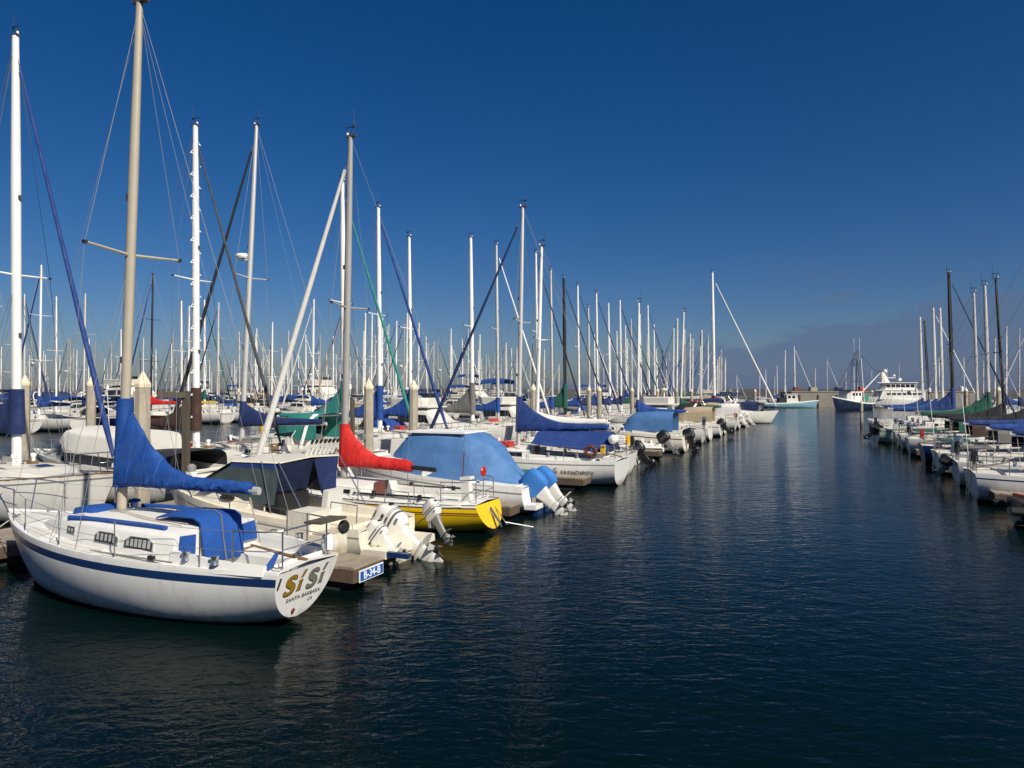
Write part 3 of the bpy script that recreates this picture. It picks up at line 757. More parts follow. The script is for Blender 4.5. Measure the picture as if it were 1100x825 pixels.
    if det and g.get('gear', True):
        rg = random.Random(int(u*13+abs(v)*7)); z = h.xs(0)+.58
        for k in rg.sample(range(6), 3 if det == 1 else 0):
            m_ = MB()
            if k == 0: m_.box((.12, .35, z), (.14, .40, .42), rg.choice((YELC, WHT, REDP)), taper=.85); m_.build('horseshoe_buoy', root, smooth=False)
            elif k == 1: m_.lathe([(0, -.22), (.15, -.17), (.17, 0), (.15, .14), (0, .2)], (.10, -.5, z+.22), STEEL, 10, 'Y'); m_.build('barbecue', root)
            elif k == 2: m_.box((.10, -.25, z-.05), (.22, .25, .34), OBK, taper=.8); m_.box((.10, -.25, z-.45), (.08, .10, .5), OBG); m_.build('stowed_motor', root)
            elif k == 3:
                for y in (-.16, .16): m_.tube((-.06, y, .05), (.04, y, z), .018, STEEL, 5)
                for q in range(4): m_.tube((-.05+.02*q, -.16, .2+.22*q), (-.05+.02*q, .16, .2+.22*q), .016, STEEL, 5)
                m_.build('boarding_ladder', root)
            elif k == 4: m_.box((c0+.7, 0, h.xs(c0)+.30), (1.3, .85*B*.7, .05), rg.choice((BLUE, NAVY, GREYC, TANC, GREEN)), rx=.04); m_.build('cockpit_cover', root)
            else: m_.tube((.1, .55, z-.3), (-.1, .55, z+2.0), .013, WHT, 5); m_.lathe([(0, -.1), (.06, -.08), (.06, .08), (0, .1)], (-.1, .55, z+2.2), WHT, 8); m_.build('antenna_pole', root)
        m_ = MB(); x = c1+rg.uniform(.9, 1.6); m_.box((x, rg.uniform(-.5, .5), cab.top(x)+.10), (.8, .5, .20), rg.choice((BLUE, GREYC, TANC, WHC, RED)), rz=rg.uniform(-.5, .5), taper=.8); m_.build('deck_bag', root)
    if g['flag']:
        fl = MB(); fl.tube((.1, .4, h.xs(0)+.3), (-.25, .4, h.xs(0)+1.5), .012, TEAK, 5); 
        fl.add([(-.22, .4, h.xs(0)+1.45), (-.12, .4, h.xs(0)+1.0), (-.30, .45, h.xs(0)+.85), (-.50, .38, h.xs(0)+1.2)], [(0,1,2,3)], g['flag']); fl.build('flag', root)
    root_h[root.name] = (h, cab, mp, zb, xe, ze, xm, zm, zt)
    return root
root_h = {}

# ------------------------------------------------------------------ a motor boat
def motorboat(label, u, v, head, P, group=None, name='motorboat', cat='motorboat'):
    g = dict(L=9., B=3.1, fs=.95, fb=1.45, hull=GEL, stripe=None, deck=DECK, kind='express', det=1, bim=None, ob=0, canvas=None, obm=OBW, rot=0.)
    g.update(P); det = g['det']; L, B = g['L'], g['B']
    p = UV(u, v); rz = (HV if head == 'in' else HV+math.pi) + g['rot']
    root = thing(name, label, cat, (p.x, p.y, 0), rz, group)
    h = Hull(L, B, g['fs'], g['fb'], tw=.86, tm=.40, ro=1.1, rt=-.10, sag=-.02, pw=3.2, q=2.6, bowp=2.2)
    bands = [(.12, g['hull']), (.06, g['stripe'] or RUB), (9, g['hull'])]
    h.build(bands, root, n=(12, 18, 26)[det], nv=(3, 5, 8)[det])
    c0, c1, cw = .05*L, .42*L, .36*B
    h.deck(root, g['deck'], (c0, c1, cw), rail=g['hull'], railh=.06)
    cockpit(h, c0, c1, cw, root, g['deck'], depth=.5, coam=.16, seatw=.28)
    k = g['kind']
    if k == 'express':
        cab = Cabin(h, [(c1-.02, .62, .40*B), (.55*L, .58, .40*B), (.72*L, .40, .30*B), (.86*L, .05, .18*B)]); cab.build(root, g['deck'])
        cab.window(root, [(.46*L, .45), (.62*L, .48), (.66*L, .70), (.46*L, .78)], frame=RUB, fw=.015)
        ws = MB(); zt = cab.top(.52*L)
        A = [(.60*L, .0, zt-.06), (.56*L, .37*B, zt-.10), (.42*L, .40*B, zt-.10)]; Bq = [(.48*L, 0, zt+.55), (.46*L, .33*B, zt+.52), (.38*L, .36*B, zt+.40)]
        for sg in (1, -1):
            a = [(x, sg*y, z) for x, y, z in A]; b = [(x, sg*y, z) for x, y, z in Bq]
            for i in range(2):
                q = [a[i], a[i+1], b[i+1], b[i]]; ws.prism(q, (.012, 0, 0.012), GLASS)
            ws.path(b, .03, WHT, 6); 
            for i in range(3): ws.tube(a[i], b[i], .022, WHT, 6)
        ws.build('windscreen', root)
        ar = MB(); xa = .30*L; z0 = h.xs(xa)
        ar.path([(xa+.5, .43*B, z0), (xa+.1, .42*B, z0+1.2), (xa-.1, .34*B, z0+1.55), (xa-.1, -.34*B, z0+1.55), (xa+.1, -.42*B, z0+1.2), (xa+.5, -.43*B, z0)], .055, WHT, 8, 1.6)
        ar.tube((xa-.1, .2, z0+1.6), (xa-.3, .2, z0+3.4), .012, WHT, 4); ar.build('radar_arch', root)
        if g['canvas']: canopy(root, xa-.3, .56*L, .39*B, z0+.5, z0+1.65, g['canvas'], .8, name='camper_canvas')
    elif k == 'fly':
        cab = Cabin(h, [(c1-.6, 1.55, .38*B), (.60*L, 1.50, .38*B), (.70*L, .62, .36*B), (.84*L, .35, .25*B), (.90*L, .05, .15*B)]); cab.build(root, g['deck'])
        cab.window(root, [(.40*L, .50), (.50*L, .50), (.50*L, .85), (.40*L, .85)], frame=RUB, fw=.02); cab.window(root, [(.52*L, .50), (.635*L, .50), (.61*L, .85), (.52*L, .85)], frame=RUB, fw=.02)
        fb = MB(); zt = cab.top(.5*L)
        fb.box((.46*L, 0, zt+.02), (.34*L, .80*B, .09), g['deck'])
        rs = []
        for z, e, w in ((0, 0, .37), (.55, .10, .39), (.60, .10, .37)): rs.append([(.34*L, w*B, zt+z), (.55*L+e, w*B, zt+z), (.60*L+e, .25*B, zt+z), (.60*L+e, -.25*B, zt+z), (.55*L+e, -w*B, zt+z), (.34*L, -w*B, zt+z)])
        fb.rings(rs, g['deck']); fb.box((.57*L, 0, zt+.75), (.03, .62*B, .3), GLASS, ry=-.4); fb.build('flybridge', root)
        if g['bim']: bimini(root, .36*L, .56*L, .36*B, zt+1.9, zt+.5, g['bim'])
        an = MB(); an.tube((.36*L, .3*B, zt), (.33*L, .3*B, zt+4), .015, WHT, 4, .006); an.tube((.36*L, -.3*B, zt), (.34*L, -.3*B, zt+2.8), .015, WHT, 4, .006)
        an.lathe([(0, 0), (.26, .02), (.28, .12), (0, .2)], (.40*L, 0, zt+1.1), WHT, 12); an.tube((.40*L, 0, zt), (.40*L, 0, zt+1.1), .05, WHT, 6); an.build('antenna', root)
    elif k == 'cabin':
        cab = Cabin(h, [(.30*L, 1.22, .40*B), (.62*L, 1.18, .39*B), (.70*L, .50, .34*B), (.86*L, .06, .16*B)]); cab.build(root, g['deck'])
        cab.window(root, [(.34*L, .06), (.62*L, .06), (.61*L, .36), (.34*L, .36)], frame=RUB, glass=BLACKC, fw=.01); cab.window(root, [(.635*L, .30), (.665*L, .32), (.655*L, .62), (.63*L, .66)], frame=RUB, fw=.01)
        canopy(root, .06*L, .31*L, .40*B, h.xs(c0)+.15, h.xs(c0)+.72, BLACKC, .1, name='cockpit_cover')
    elif k == 'cuddy':
        cab = Cabin(h, [(c1-.02, .50, .36*B), (.56*L, .48, .36*B), (.74*L, .34, .26*B), (.88*L, .04, .14*B)]); cab.build(root, g['deck'])
        cab.window(root, [(.50*L, .35), (.60*L, .35), (.61*L, .72), (.50*L, .75)], frame=RUB, fw=.015)
        ws = MB(); zt = cab.top(.46*L)
        for sg in (1, -1):
            ws.prism([(.52*L, 0, zt-.03), (.50*L, sg*.34*B, zt-.06), (.45*L, sg*.31*B, zt+.42), (.46*L, 0, zt+.45)], (.012, 0, .012), GLASS); ws.path([(.46*L, 0, zt+.46), (.45*L, sg*.31*B, zt+.43), (.38*L, sg*.36*B, zt+.1)], .02, ALU, 5)
        ws.build('windscreen', root)
        if g['bim']: bimini(root, .20*L, .46*L, .36*B, h.xs(c1)+1.75, h.xs(c1)+.3, g['bim'])
        if g['canvas']: canopy(root, c0+.2, .52*L, .40*B, h.xs(c1)+.15, h.xs(c1)+1.35, g['canvas'], .8, name='cockpit_cover')
    if g['ob']:
        for i in range(g['ob']):
            y = (i-(g['ob']-1)/2)*.62; outboard(root, (-.12, y, h.xs(0)-.22), R(g.get('tilt', 42)), .95, g['obm'], cover=g.get('obc'))
    rl = MB()
    for sg in (1, -1):
        pts = [h.edge(L*k, sg, .08, .42) for k in (.55, .65, .75, .85, .93)]+[Vector((L+.05, 0, h.xs(L)+.48))]
        rl.path(pts, .014, STEEL, 5)
        for q in pts[:-1]: rl.tube(q, q-Vector((0, 0, .42)), .012, STEEL, 5)
    rl.build('bow_rail', root)
    if det:
        for x in (.25*L, .5*L):
            for sg in (1, -1): fender(root, (x, sg*(h.b(x/L)+.10), h.xs(x)-.55), top=h.edge(x, sg, .05, .05))
    root_h[root.name] = (h,)
    return root
# ------------------------------------------------------------------ docks
def dock(name, label, u0, u1, v0, v1, along, zt=.45, group=None, sign=False):
    """a floating timber dock on dark floats; planks lie across its run"""
    cu, cv = (u0+u1)/2, (v0+v1)/2; p = UV(cu, cv)
    root = thing(name, label, 'dock', (p.x, p.y, 0), HU, group)      # local x along u, local y along v
    a, b = (u1-u0), (v1-v0); mb = MB(); r2 = random.Random(int(u0*7+v0))
    run, wid = (a, b) if along == 'u' else (b, a); n = max(int(run/.16), 2); n = min(n, 260); st = run/n
    for i in range(n):
        c = -run/2+st*(i+.5); dz = r2.uniform(-.006, .006); w = wid*(1+r2.uniform(-.012, .01))
        if along == 'u': mb.box((c, 0, zt-.02+dz), (st*.93, w, .045), DOCKW)
        else: mb.box((0, c, zt-.02+dz), (w, st*.93, .045), DOCKW)
    mb.build('decking', root, smooth=False)
    s_ = MB()
    for e in (-1, 1):
        if along == 'u': s_.box((0, e*(wid/2-.03), zt-.16), (a*.998, .10, .23), DOCKD)
        else: s_.box((e*(wid/2-.03), 0, zt-.16), (.10, b*.998, .23), DOCKD)
    for e in (-1, 1):
        if along == 'u': s_.box((e*(a/2-.05), 0, zt-.161), (.10, b*.94, .228), DOCKD)
        else: s_.box((0, e*(b/2-.05), zt-.161), (a*.94, .10, .228), DOCKD)
    s_.build('side_beam', root, smooth=False)
    f = MB(); k = max(2, int(run/2.6))
    for i in range(k):
        c = -run/2+run*(i+.5)/k
        if along == 'u': f.box((c, 0, .10), (run/k*.8, wid*.86, .34), FLOAT)
        else: f.box((0, c, .10), (wid*.86, run/k*.8, .34), FLOAT)
    f.build('float', root, smooth=False)
    if run < 14:
        for c in (-run*.3, run*.25):
            for e in (-1, 1):
                cl = MB(); q = (e*(wid/2-.10), c)
                cl.box((q[0], q[1], zt+.035), (.06, .09, .06), STEEL); cl.path([(q[0], q[1]-.14, zt+.08), (q[0], q[1], zt+.075), (q[0], q[1]+.14, zt+.08)], .016, STEEL, 5); cl.build('cleat', root)
    return root
def piling(u, v, label, zt=4.2, r=.20):
    p = UV(u, v); root = thing('dock_piling', label, 'piling', (p.x, p.y, 0), HU+rnd.uniform(-.3, .3), 'concrete pilings of the docks')
    mb = MB(); mb.rings([[(r*k*math.cos(math.pi*2*(j+.5)/8), r*k*math.sin(math.pi*2*(j+.5)/8), z) for j in range(8)] for z, k in ((-1, 1.02), (zt-.42, .97))], CONC); mb.build('shaft', root, smooth=False)
    c = MB(); c.rings([[(r*k*math.cos(math.pi*2*(j+.5)/8), r*k*math.sin(math.pi*2*(j+.5)/8), z) for j in range(8)] for z, k in ((zt-.46, 1.03), (zt-.36, 1.05), (zt, .03))], CAPW); c.build('cap', root, smooth=False)
    return root
dock('main_walkway', 'long weathered plank walkway running behind the left row of boats', 5, 104, 15.35, 17.15, 'u')
dock('main_walkway', 'plank walkway behind the boats on the right of the fairway', 14, 118, -17.3, -15.5, 'u')
dock('main_walkway', 'far plank walkway across the inner fairway among the masts', 34, 186, 74.3, 75.8, 'u')
FL = [(10.1, 11.0, 7.55, 'plank finger dock with blue number plate beside the gold lettered sloop'), (17.35, 18.0, 7.7, 'narrow finger dock between yellow hull and sky blue canvas'),
      (24.1, 25.0, 7.75, 'grey finger dock alongside the white sloop with royal blue boom tent'), (36.9, 37.8, 7.6, 'finger dock under the rigid inflatable with black outboard')]
for a, b, v, lb in FL: dock('finger_dock', lb, a, b, v, 15.33, 'v', group='finger docks of the left row')
ORD = ['first','second','third','fourth','fifth','sixth','seventh','eighth','ninth','tenth','eleventh','twelfth','thirteenth','fourteenth','fifteenth','sixteenth','seventeenth','eighteenth','nineteenth','twentieth']
def nth(i):
    if i < 20: return ORD[i]
    t = {2:'twenty',3:'thirty',4:'forty',5:'fifty'}[(i+1)//10]; k = (i+1) % 10
    return {'twenty':'twentieth','thirty':'thirtieth','forty':'fortieth','fifty':'fiftieth'}[t] if k == 0 else t+'-'+ORD[k-1]
for i, u in enumerate((47.2, 56.0, 64.8, 73.5, 82.3, 91.0)): dock('finger_dock', f'{ORD[i]} finger dock beyond the rigid inflatable along the left row', u, u+.9, 7.4, 15.33, 'v', group='finger docks of the left row')
for i, u in enumerate((17.0, 25.8, 34.6, 43.4, 52.2, 61., 69.8)): dock('finger_dock', f'{ORD[i]} finger dock from the near end on the right side', u, u+.9, -15.48, -5.2, 'v', group='finger docks of the right row')
PL = [(17.5, 'leftmost slim concrete piling beside a white mast'), (20.3, 'slim concrete piling left of the tan mast'), (12.6, 'broad concrete piling right behind the tan mast with pale pointed cap'), (22.65, 'concrete piling right of the grey mast with red sail cover'),
      (26.0, 'concrete piling above the front of the sky blue boat canvas'), (40.2, 'concrete piling behind the royal blue sail cover'), (52., 'left one of two concrete pilings standing close together'), (54.8, 'right one of two concrete pilings standing close together')]
for u, lb in PL: piling(u, 29.5 if 'slim' in lb else 16.25, lb, 4.35 if 'slim' in lb else 4.2)
for i, u in enumerate((66, 78, 90, 102)): piling(u, 16.25, f'{ORD[i]} slim piling past the close pair along the left walkway')
piling(103.5, 7.6, 'lone piling at the fairway end of the left row')
for i, u in enumerate((30, 44, 58, 72, 86)): piling(u, -14.9, f'{ORD[i]} concrete piling from the near end on the right side')
piling(79.5, -4.6, 'short piling at the tip of the last right finger dock', 2.9, .16)
for i, u in enumerate((40, 56, 72, 88, 104, 120)): piling(u, 73.6, f'{ORD[i]} small far piling along the inner walkway')
def sign_plate():
    p = UV(10.55, 7.50, .28); r = thing('dock_sign', 'blue plate with white number B-34-B on the finger dock end', 'sign', p, HU)
    mb = MB(); mb.box((0, 0, 0), (.74, .02, .21), WHT); mb.box((0, -.012, 0), (.70, .012, .17), BLUES); mb.build('plate', r, smooth=False)
    text_mesh('lettering', 'B-34-B', .19, Matrix.Translation((0, -.0205, 0)) @ Matrix.Rotation(math.pi/2, 4, 'X'), WHT, r, bold=.003)
sign_plate()
def timber_post(u, v, zt, label, arm=True, w=.16):
    p = UV(u, v); r = thing('timber_post', label, 'post', (p.x, p.y, 0), HU+.25)
    mb = MB(); mb.box((0, 0, zt/2-.3), (w, w, zt+.6), POSTW); mb.build('upright', r, smooth=False)
    if arm:
        a = MB(); a.box((-.28, .25, zt-.11), (.75, .14, .16), POSTW, rz=2.35); a.build('crossarm', r, smooth=False)
timber_post(14.1, 16.4, 3.65, 'dark weathered timber post with a short arm at its top')
timber_post(21.8, 16.4, 3.35, 'plain grey timber post right of the grey mast', arm=False, w=.14)
def dock_box(u, v, label):
    p = UV(u, v, .45); r = thing('dock_box', label, 'dock box', p, HU, 'white dock boxes')
    mb = MB(); mb.box((0, 0, .24), (1.1, .5, .48), WHC); mb.build('body', r, smooth=False)
    l = MB(); l.box((0, 0, .52), (1.16, .56, .07), WHT); l.box((0, 0, .575), (1.0, .44, .04), WHT); l.build('lid', r, smooth=False)
for i, (u, v) in enumerate(((14.9, 16.8), (20.2, 15.7), (24.0, 16.8), (28.6, 15.7), (33.2, 16.8), (41, 15.7), (49, 16.8))): dock_box(u, v, f'white fibreglass dock box, {ORD[i]} along the left walkway')

def steps_box(u, v, label):
    p = UV(u, v, .46); r = thing('boarding_steps', label, 'dock steps', p, HU)
    mb = MB(); mb.box((0, .0, .42), (.62, .55, .84), CREAM); mb.build('upper_step', r, smooth=False)
    l = MB(); l.box((0, -.48, .21), (.62, .40, .42), CREAM); l.box((0, -.48, .44), (.56, .34, .02), NSK); l.build('lower_step', r, smooth=False)
steps_box(10.72, 9.1, 'cream boarding steps on the finger dock with the blue number plate')
def pedestal(u, v, label):
    p = UV(u, v, .45); r = thing('power_pedestal', label, 'power pedestal', p, HU, 'power pedestals along the left walkway')
    mb = MB(); mb.box((0, 0, .5), (.22, .22, 1.0), WHC, taper=.9); mb.build('post', r, smooth=False)
    l = MB(); l.lathe([(.09, 0), (.12, .02), (.12, .14), (.05, .20), (0, .20)], (0, 0, 1.0), OBG, 10); l.build('lamp_head', r)
    k = MB(); k.path([(.12, 0, .7), (.3, .05, .35), (.5, .2, .06), (.8, .1, .03), (1.1, .5, .03)], .018, YELC, 5); k.build('shore_cable', r)
def hose(u, v, label):
    p = UV(u, v, .48); r = MB(); n = 60
    r.path([(.26*math.cos(i*.42)*(1+.05*math.sin(i)), .26*math.sin(i*.42), .03+.018*(i//15)) for i in range(n)], .016, TEAL, 5)
    o = r.build('coiled_hose'); o.location = p; tag(o, label, 'hose', 'coiled hoses on the docks')
for i, (u, v) in enumerate(((13.6, 15.6), (18.6, 15.6), (25.2, 15.6), (31., 15.6), (37.8, 15.6))): pedestal(u, v, f'white power pedestal with yellow cable, {ORD[i]} along the left walkway')
for i, (u, v) in enumerate(((10.6, 12.2), (17.7, 11.6), (24.6, 10.4))): hose(u, v, f'coiled green hose on the {ORD[i]} finger dock of the left row')
# ------------------------------------------------------------------ the gold lettered sloop
NSKN = mat('non_skid_pale', (.60, .585, .54), .85, noise=.15, scale=5, bump=.2, bscale=150)
def sloop_near():
    p = UV(8.40, 7.12); root = thing('sailboat', 'white sloop with blue stripe and sail cover, gold letters on its transom', 'sailboat', (p.x, p.y, 0), HV-.015)
    h = Hull(7.75, 2.44, .95, 1.24, tw=.56, tm=.46, ro=.95, rt=.30, sag=.03, dm=.35, ds=-.13, pw=1.85, q=2.0, bowp=2.0)
    h.build([(.07, GELN), (.13, BLUEP), (9, GELN)], root, n=44, nv=14)
    c0, c1, cw = .22, 1.95, .80
    h.deck(root, DECKN, (c0, c1, cw), cam=.06, rail=GELN, railh=.045)
    cockpit(h, c0, c1, cw, root, DECKN, depth=.45, coam=.17, seatw=.50)
    cab = Cabin(h, [(1.93, .50, .84), (2.6, .50, .88), (4.0, .46, .84), (4.9, .40, .70), (5.6, .26, .50), (6.05, .06, .34)]); cab.build(root, DECKN)
    cab.window(root, [(2.35, .42), (2.98, .42), (2.98, .64), (2.84, .82), (2.46, .82), (2.35, .68)], frame=ALU, glass=LOUVG, fw=.028, lou=6)
    cab.window(root, [(3.18, .42), (3.74, .42), (3.74, .66), (3.64, .82), (3.30, .82), (3.18, .68)], frame=ALU, glass=LOUVG, fw=.028, lou=5)
    cab.window(root, [(4.40, .50), (4.64, .50), (4.64, .78), (4.40, .78)], frame=ALU, glass=LOUVG, fw=.025, lou=2)
    zt = cab.top(2.5)
    # companionway: sliding hatch hidden under a blue cover that hangs down the bulkhead
    cc = MB()
    rs = []
    for x, z, w in ((2.95, zt+.05, .36), (2.60, zt+.12, .40), (2.0, zt+.13, .42), (1.86, zt+.06, .42), (1.80, zt-.30, .40), (1.74, zt-.62, .38)):
        t = Vector((x, 0, z)); r_ = []
        for j in range(9):
            y = w*(1-j/4); r_.append((x+.012*smooth_noise(y*8+x*3), y, z + (.05*(1-(y/w)**2)) + .010*smooth_noise(y*11+z*4, 3)))
        r_ += [(q[0]+.02, q[1], q[2]-.025) for q in r_[::-1]]
        rs.append(r_)
    cc.rings(rs, PADB); cvr = cc.build('hatch_cover', root, angle=60)
    pw_ = MB(); pw_.path([(2.9, .02, zt+.12), (2.0, .02, zt+.195), (1.845, .02, zt+.12), (1.78, .02, zt-.3), (1.72, .02, zt-.6)], .012, GREYC, 5); pw_.build('piping', cvr)
    for sg in (1, -1):
        b = MB(); b.prism([(1.895, sg*.80, zt-.42), (1.895, sg*.50, zt-.42), (1.905, sg*.48, zt-.12), (1.905, sg*.76, zt-.10)], (-.025, 0, 0), PADB); b.build('instrument_cover', root, smooth=False)
    for sg in (1, -1):
        rl = MB(); rl.path([(2.3+.48*k, sg*.70, cab.top(2.3+.48*k, .70)+.045) for k in range(6)], .042, PADB, 8); rl.build('handrail_cover', root)
    fh = MB(); rs = []
    for x, w, k in ((4.62, .26, .05), (4.72, .32, .09), (5.22, .30, .10), (5.34, .24, .05)):
        z = cab.top(x); rs.append([(x, w, z-.02), (x, w*.9, z+k), (x, 0, z+k*1.15), (x, -w*.9, z+k), (x, -w, z-.02)])
    fh.rings(rs, PADB); fh.build('hatch_cover', root)
    dv = MB(); dv.lathe([(.05, -.04), (.05, .10), (.02, .13)], (4.55, -.42, cab.top(4.55)), WHT, 10); dv.lathe([(0, .1), (.10, .10), (.10, .14), (0, .17)], (4.55, -.42, cab.top(4.55)), PADB, 12); dv.build('vent', root)
    xm, zm, ztop = 4.33, cab.top(4.33)-.02, 10.62
    mp = mast_rig(root, h, xm, zm, ztop, MASTT, .078, (.505,), .042, detail=2, spl=.92, wr=.0045, stern_x=.12, bow=Vector((7.62, 0, 1.30)))
    zb, xe, ze = 2.02, 1.15, 2.02
    bm_ = MB(); bm_.path([(xm-.09, 0, zb), (xe-.12, 0, ze)], .05, ALU, 8, 1.3); bm_.wire((xe+.1, 0, ze-.05), (1.0, 0, 1.2), .014, ROPE); bm_.wire((xe-.1, 0, ze), mp(ztop-.1), .003); bm_.build('boom', root)
    tp = lambda s_: .11 + (1.38)*max(0, 1-s_/.62)**2.15 + .05*(1-s_)
    sail_cover(root, xm, zb+.02, xe, ze+.02, BLUEN, h0=1.46, top=tp, t0=.135, lo=.12, fold=.030, seed=2.2, wrap=.15, n=56, rk=.042)
    h.panels(root, NSKN, [(2.1, 3.3, .375), (3.5, 4.7, .36), (5.2, 5.9, .24), (6.25, 7.1, .02)], w0=.10)
    rails(root, h, [1.3, 2.9, 4.3, 5.7], .60, 2, ps=.75, pl=1.05)
    for x in (1.0, 1.6):
        for sg in (1, -1): wi = MB(); wi.lathe([(.0, 0), (.07, 0), (.055, .05), (.05, .09), (.07, .13), (0, .13)], (x, sg*.90, h.xs(x)+.10), STEEL, 14); wi.build('winch', root)
    for sg in (1, -1):       # jib track and turning block on the side deck
        tr = MB(); tr.box((2.7, sg*1.03, h.xs(2.7)+.05), (1.9, .028, .02), OBG); tr.box((2.2, sg*1.03, h.xs(2.2)+.085), (.12, .05, .07), OBK); tr.build('jib_track', root, smooth=False)
    lines = MB()
    for k, y in enumerate((.25, .32, -.28)): lines.path([(4.2, y*.4, zm+.06), (3.2, y*1.2, cab.top(3.2, y)+.02), (2.2, y*1.5, cab.top(2.2, y)+.02)], .008, ROPE, 5)
    lines.build('halyard', root); lines = MB()
    lines.path([(1.5, .55, .86), (1.1, .45, .84), (.9, .62, .84), (1.2, .70, .85), (1.45, .58, .86)], .012, REDP, 5)
    lines.build('running_line', root)
    sb = MB()    # stern seat board across the rail, cushion and light
    sb.box((.02, -.40, h.xs(0)+.62), (.34, .62, .035), POSTW, ry=.03); sb.build('stern_seat', root, smooth=False)
    cu = MB(); cu.lathe([(0, -.04), (.10, -.04), (.12, 0), (.10, .04), (0, .04)], (-.02, -.80, h.xs(0)+.44), RUB, 14, 'X'); cu.build('seat_cushion', root)
    wh = MB(); wh.lathe([(0, 0), (.09, 0), (.11, .08), (.09, .22), (0, .26)], (.16, -.62, h.xs(0)+.1), WHT, 10); wh.build('cowl_vent', root)
    tw = MB(); tw.path([(.26, .66, .98), (.20, .60, 1.06), (.14, .54, 1.22)], [.03, .05, .03], PADB, 7); tw.build('towel', root)
    tl = MB(); tl.path([(.05, 0, 1.02), (.5, 0, 1.06), (1.15, .05, 1.16)], [.03, .026, .018], TEAK, 7); tl.build('tiller', root)
    br = MB(); br.box((1.90, 0, zt-.60), (.04, 1.5, .10), TEAK); br.build('bridge_deck_trim', root, smooth=False)
    cl = MB()
    for x in (.12, 6.9):
        for sg in (1, -1):
            e = h.edge(x, sg, .13, .06); cl.path([e+Vector((-.11, 0, .03)), e, e+Vector((.11, 0, .03))], .014, STEEL, 5)
    cl.build('cleat', root)
    ml = MB(); e = h.edge(6.9, 1, .13, .07); ml.sag(e, (7.9, 1.2, .52), .10, .013, ROPE); e = h.edge(.12, -1, .13, .07); ml.sag(e, (.9, -1.75, .52), .06, .013, ROPE); ml.build('mooring_line', root)
    # the transom plane: lettering and fittings follow its slope
    slope = math.atan(.30)
    Ex = Vector((0, -1, 0)); Ez = Vector((-math.sin(slope), 0, math.cos(slope))); En = Ex.cross(Ez)   # right, up, out (aft)
    if En.x > 0: En = -En
    def TM(y, z, roll=0.):
        c = Vector((.30*(.95-z)-.001, -y, z)) + En*.004
        m_ = Matrix.Identity(4)
        for i in range(3): m_[i][0] = Ex[i]; m_[i][1] = Ez[i]; m_[i][2] = En[i]; m_[i][3] = c[i]
        return m_ @ Matrix.Rotation(roll, 4, 'Z')
    def letter(y, z, hgt, kind, face, name='lettering'):
        mb = MB()
        if kind == 'S':
            pts = [(.30, .78), (.26, .92), (.08, 1.0), (-.12, .97), (-.26, .84), (-.22, .66), (0, .53), (.22, .40), (.30, .22), (.18, .05), (-.04, 0), (-.24, .05), (-.34, .22)]
            wd = [.06, .10, .09, .11, .14, .165, .175, .165, .14, .11, .09, .10, .06]
        else:
            pts = [(0, -.01), (0, .06), (.0, .3), (.0, .52), (0, .64)]; wd = [.17, .12, .10, .10, .14]
        def fine(a, n=4):
            out = []
            for i in range(len(a)-1):
                for k in range(n):
                    t = k/n; p0, p1, p2, p3 = a[max(i-1, 0)], a[i], a[i+1], a[min(i+2, len(a)-1)]
                    out.append(tuple(.5*((2*p1[c])+(-p0[c]+p2[c])*t+(2*p0[c]-5*p1[c]+4*p2[c]-p3[c])*t*t+(-p0[c]+3*p1[c]-3*p2[c]+p3[c])*t**3) for c in range(len(p1))))
            out.append(a[-1]); return out
        P = fine([(a[0], a[1], b) for a, b in zip(pts, wd)])
        for grow, lift, m_ in ((.045, .001, GOLDD), (0, .003, face)):
            L_, R_ = [], []
            for i, q in enumerate(P):
                a = P[max(i-1, 0)]; b = P[min(i+1, len(P)-1)]; dx, dy = b[0]-a[0], b[1]-a[1]; l = math.hypot(dx, dy) or 1
                nx, ny = -dy/l, dx/l; w = q[2]+grow
                ox = .03 if grow else 0
                L_.append(((q[0]+nx*w+ox+q[1]*.16)*hgt, (q[1]+ny*w-ox)*hgt, lift)); R_.append(((q[0]-nx*w+ox+q[1]*.16)*hgt, (q[1]-ny*w-ox)*hgt, lift))
            n = len(P); mb.add(L_+R_, [(i, n+i, n+i+1, i+1) for i in range(n-1)], m_)
            if kind == 'i':
                q = [(.02, .78), (.14, .78), (.40, 1.12), (.24, 1.12)]
                q = [((x+(.03 if grow else 0)+(-grow if i in (0, 3) else grow))*hgt, (yy+(-grow if i < 2 else grow))*hgt, lift) for i, (x, yy) in enumerate(q)]
                mb.add(q, [(0, 1, 2, 3)], m_)
        mb.xf(TM(y, z)); return mb.build(name, root, smooth=False)
    letter(-.36, .58, .27, 'S', GOLD); letter(-.14, .58, .28, 'i', GOLD); letter(.13, .58, .27, 'S', SILV); letter(.35, .58, .28, 'i', SILV)
    text_mesh('lettering', 'SANTA BARBARA', .09, TM(.03, .46), INK, root, bold=.0012, spacing=1.1)
    text_mesh('lettering', 'CA', .085, TM(.20, .36), INK, root, shear=.3)
    sc = MB()
    a = MB(); a.lathe([(.0, 0), (.035, 0), (.03, .02), (0, .02)], (0, 0, 0), RUST, 10); a.box((.0, -.035, .004), (.05, .07, .006), RUST, rz=.4); a.xf(TM(-.14, .27)); a.build('drain', root)
    b = MB(); b.box((0, 0, .008), (.022, .17, .016), RUB, rz=-.12); b.xf(TM(-.60, .80)); b.build('rub_plate', root)
    fender(root, (3.0, -1.33, .55), top=h.edge(3., -1, .05, .3)); fender(root, (5.4, -1.02, .62), top=h.edge(5.4, -1, .05, .3))
sloop_near()

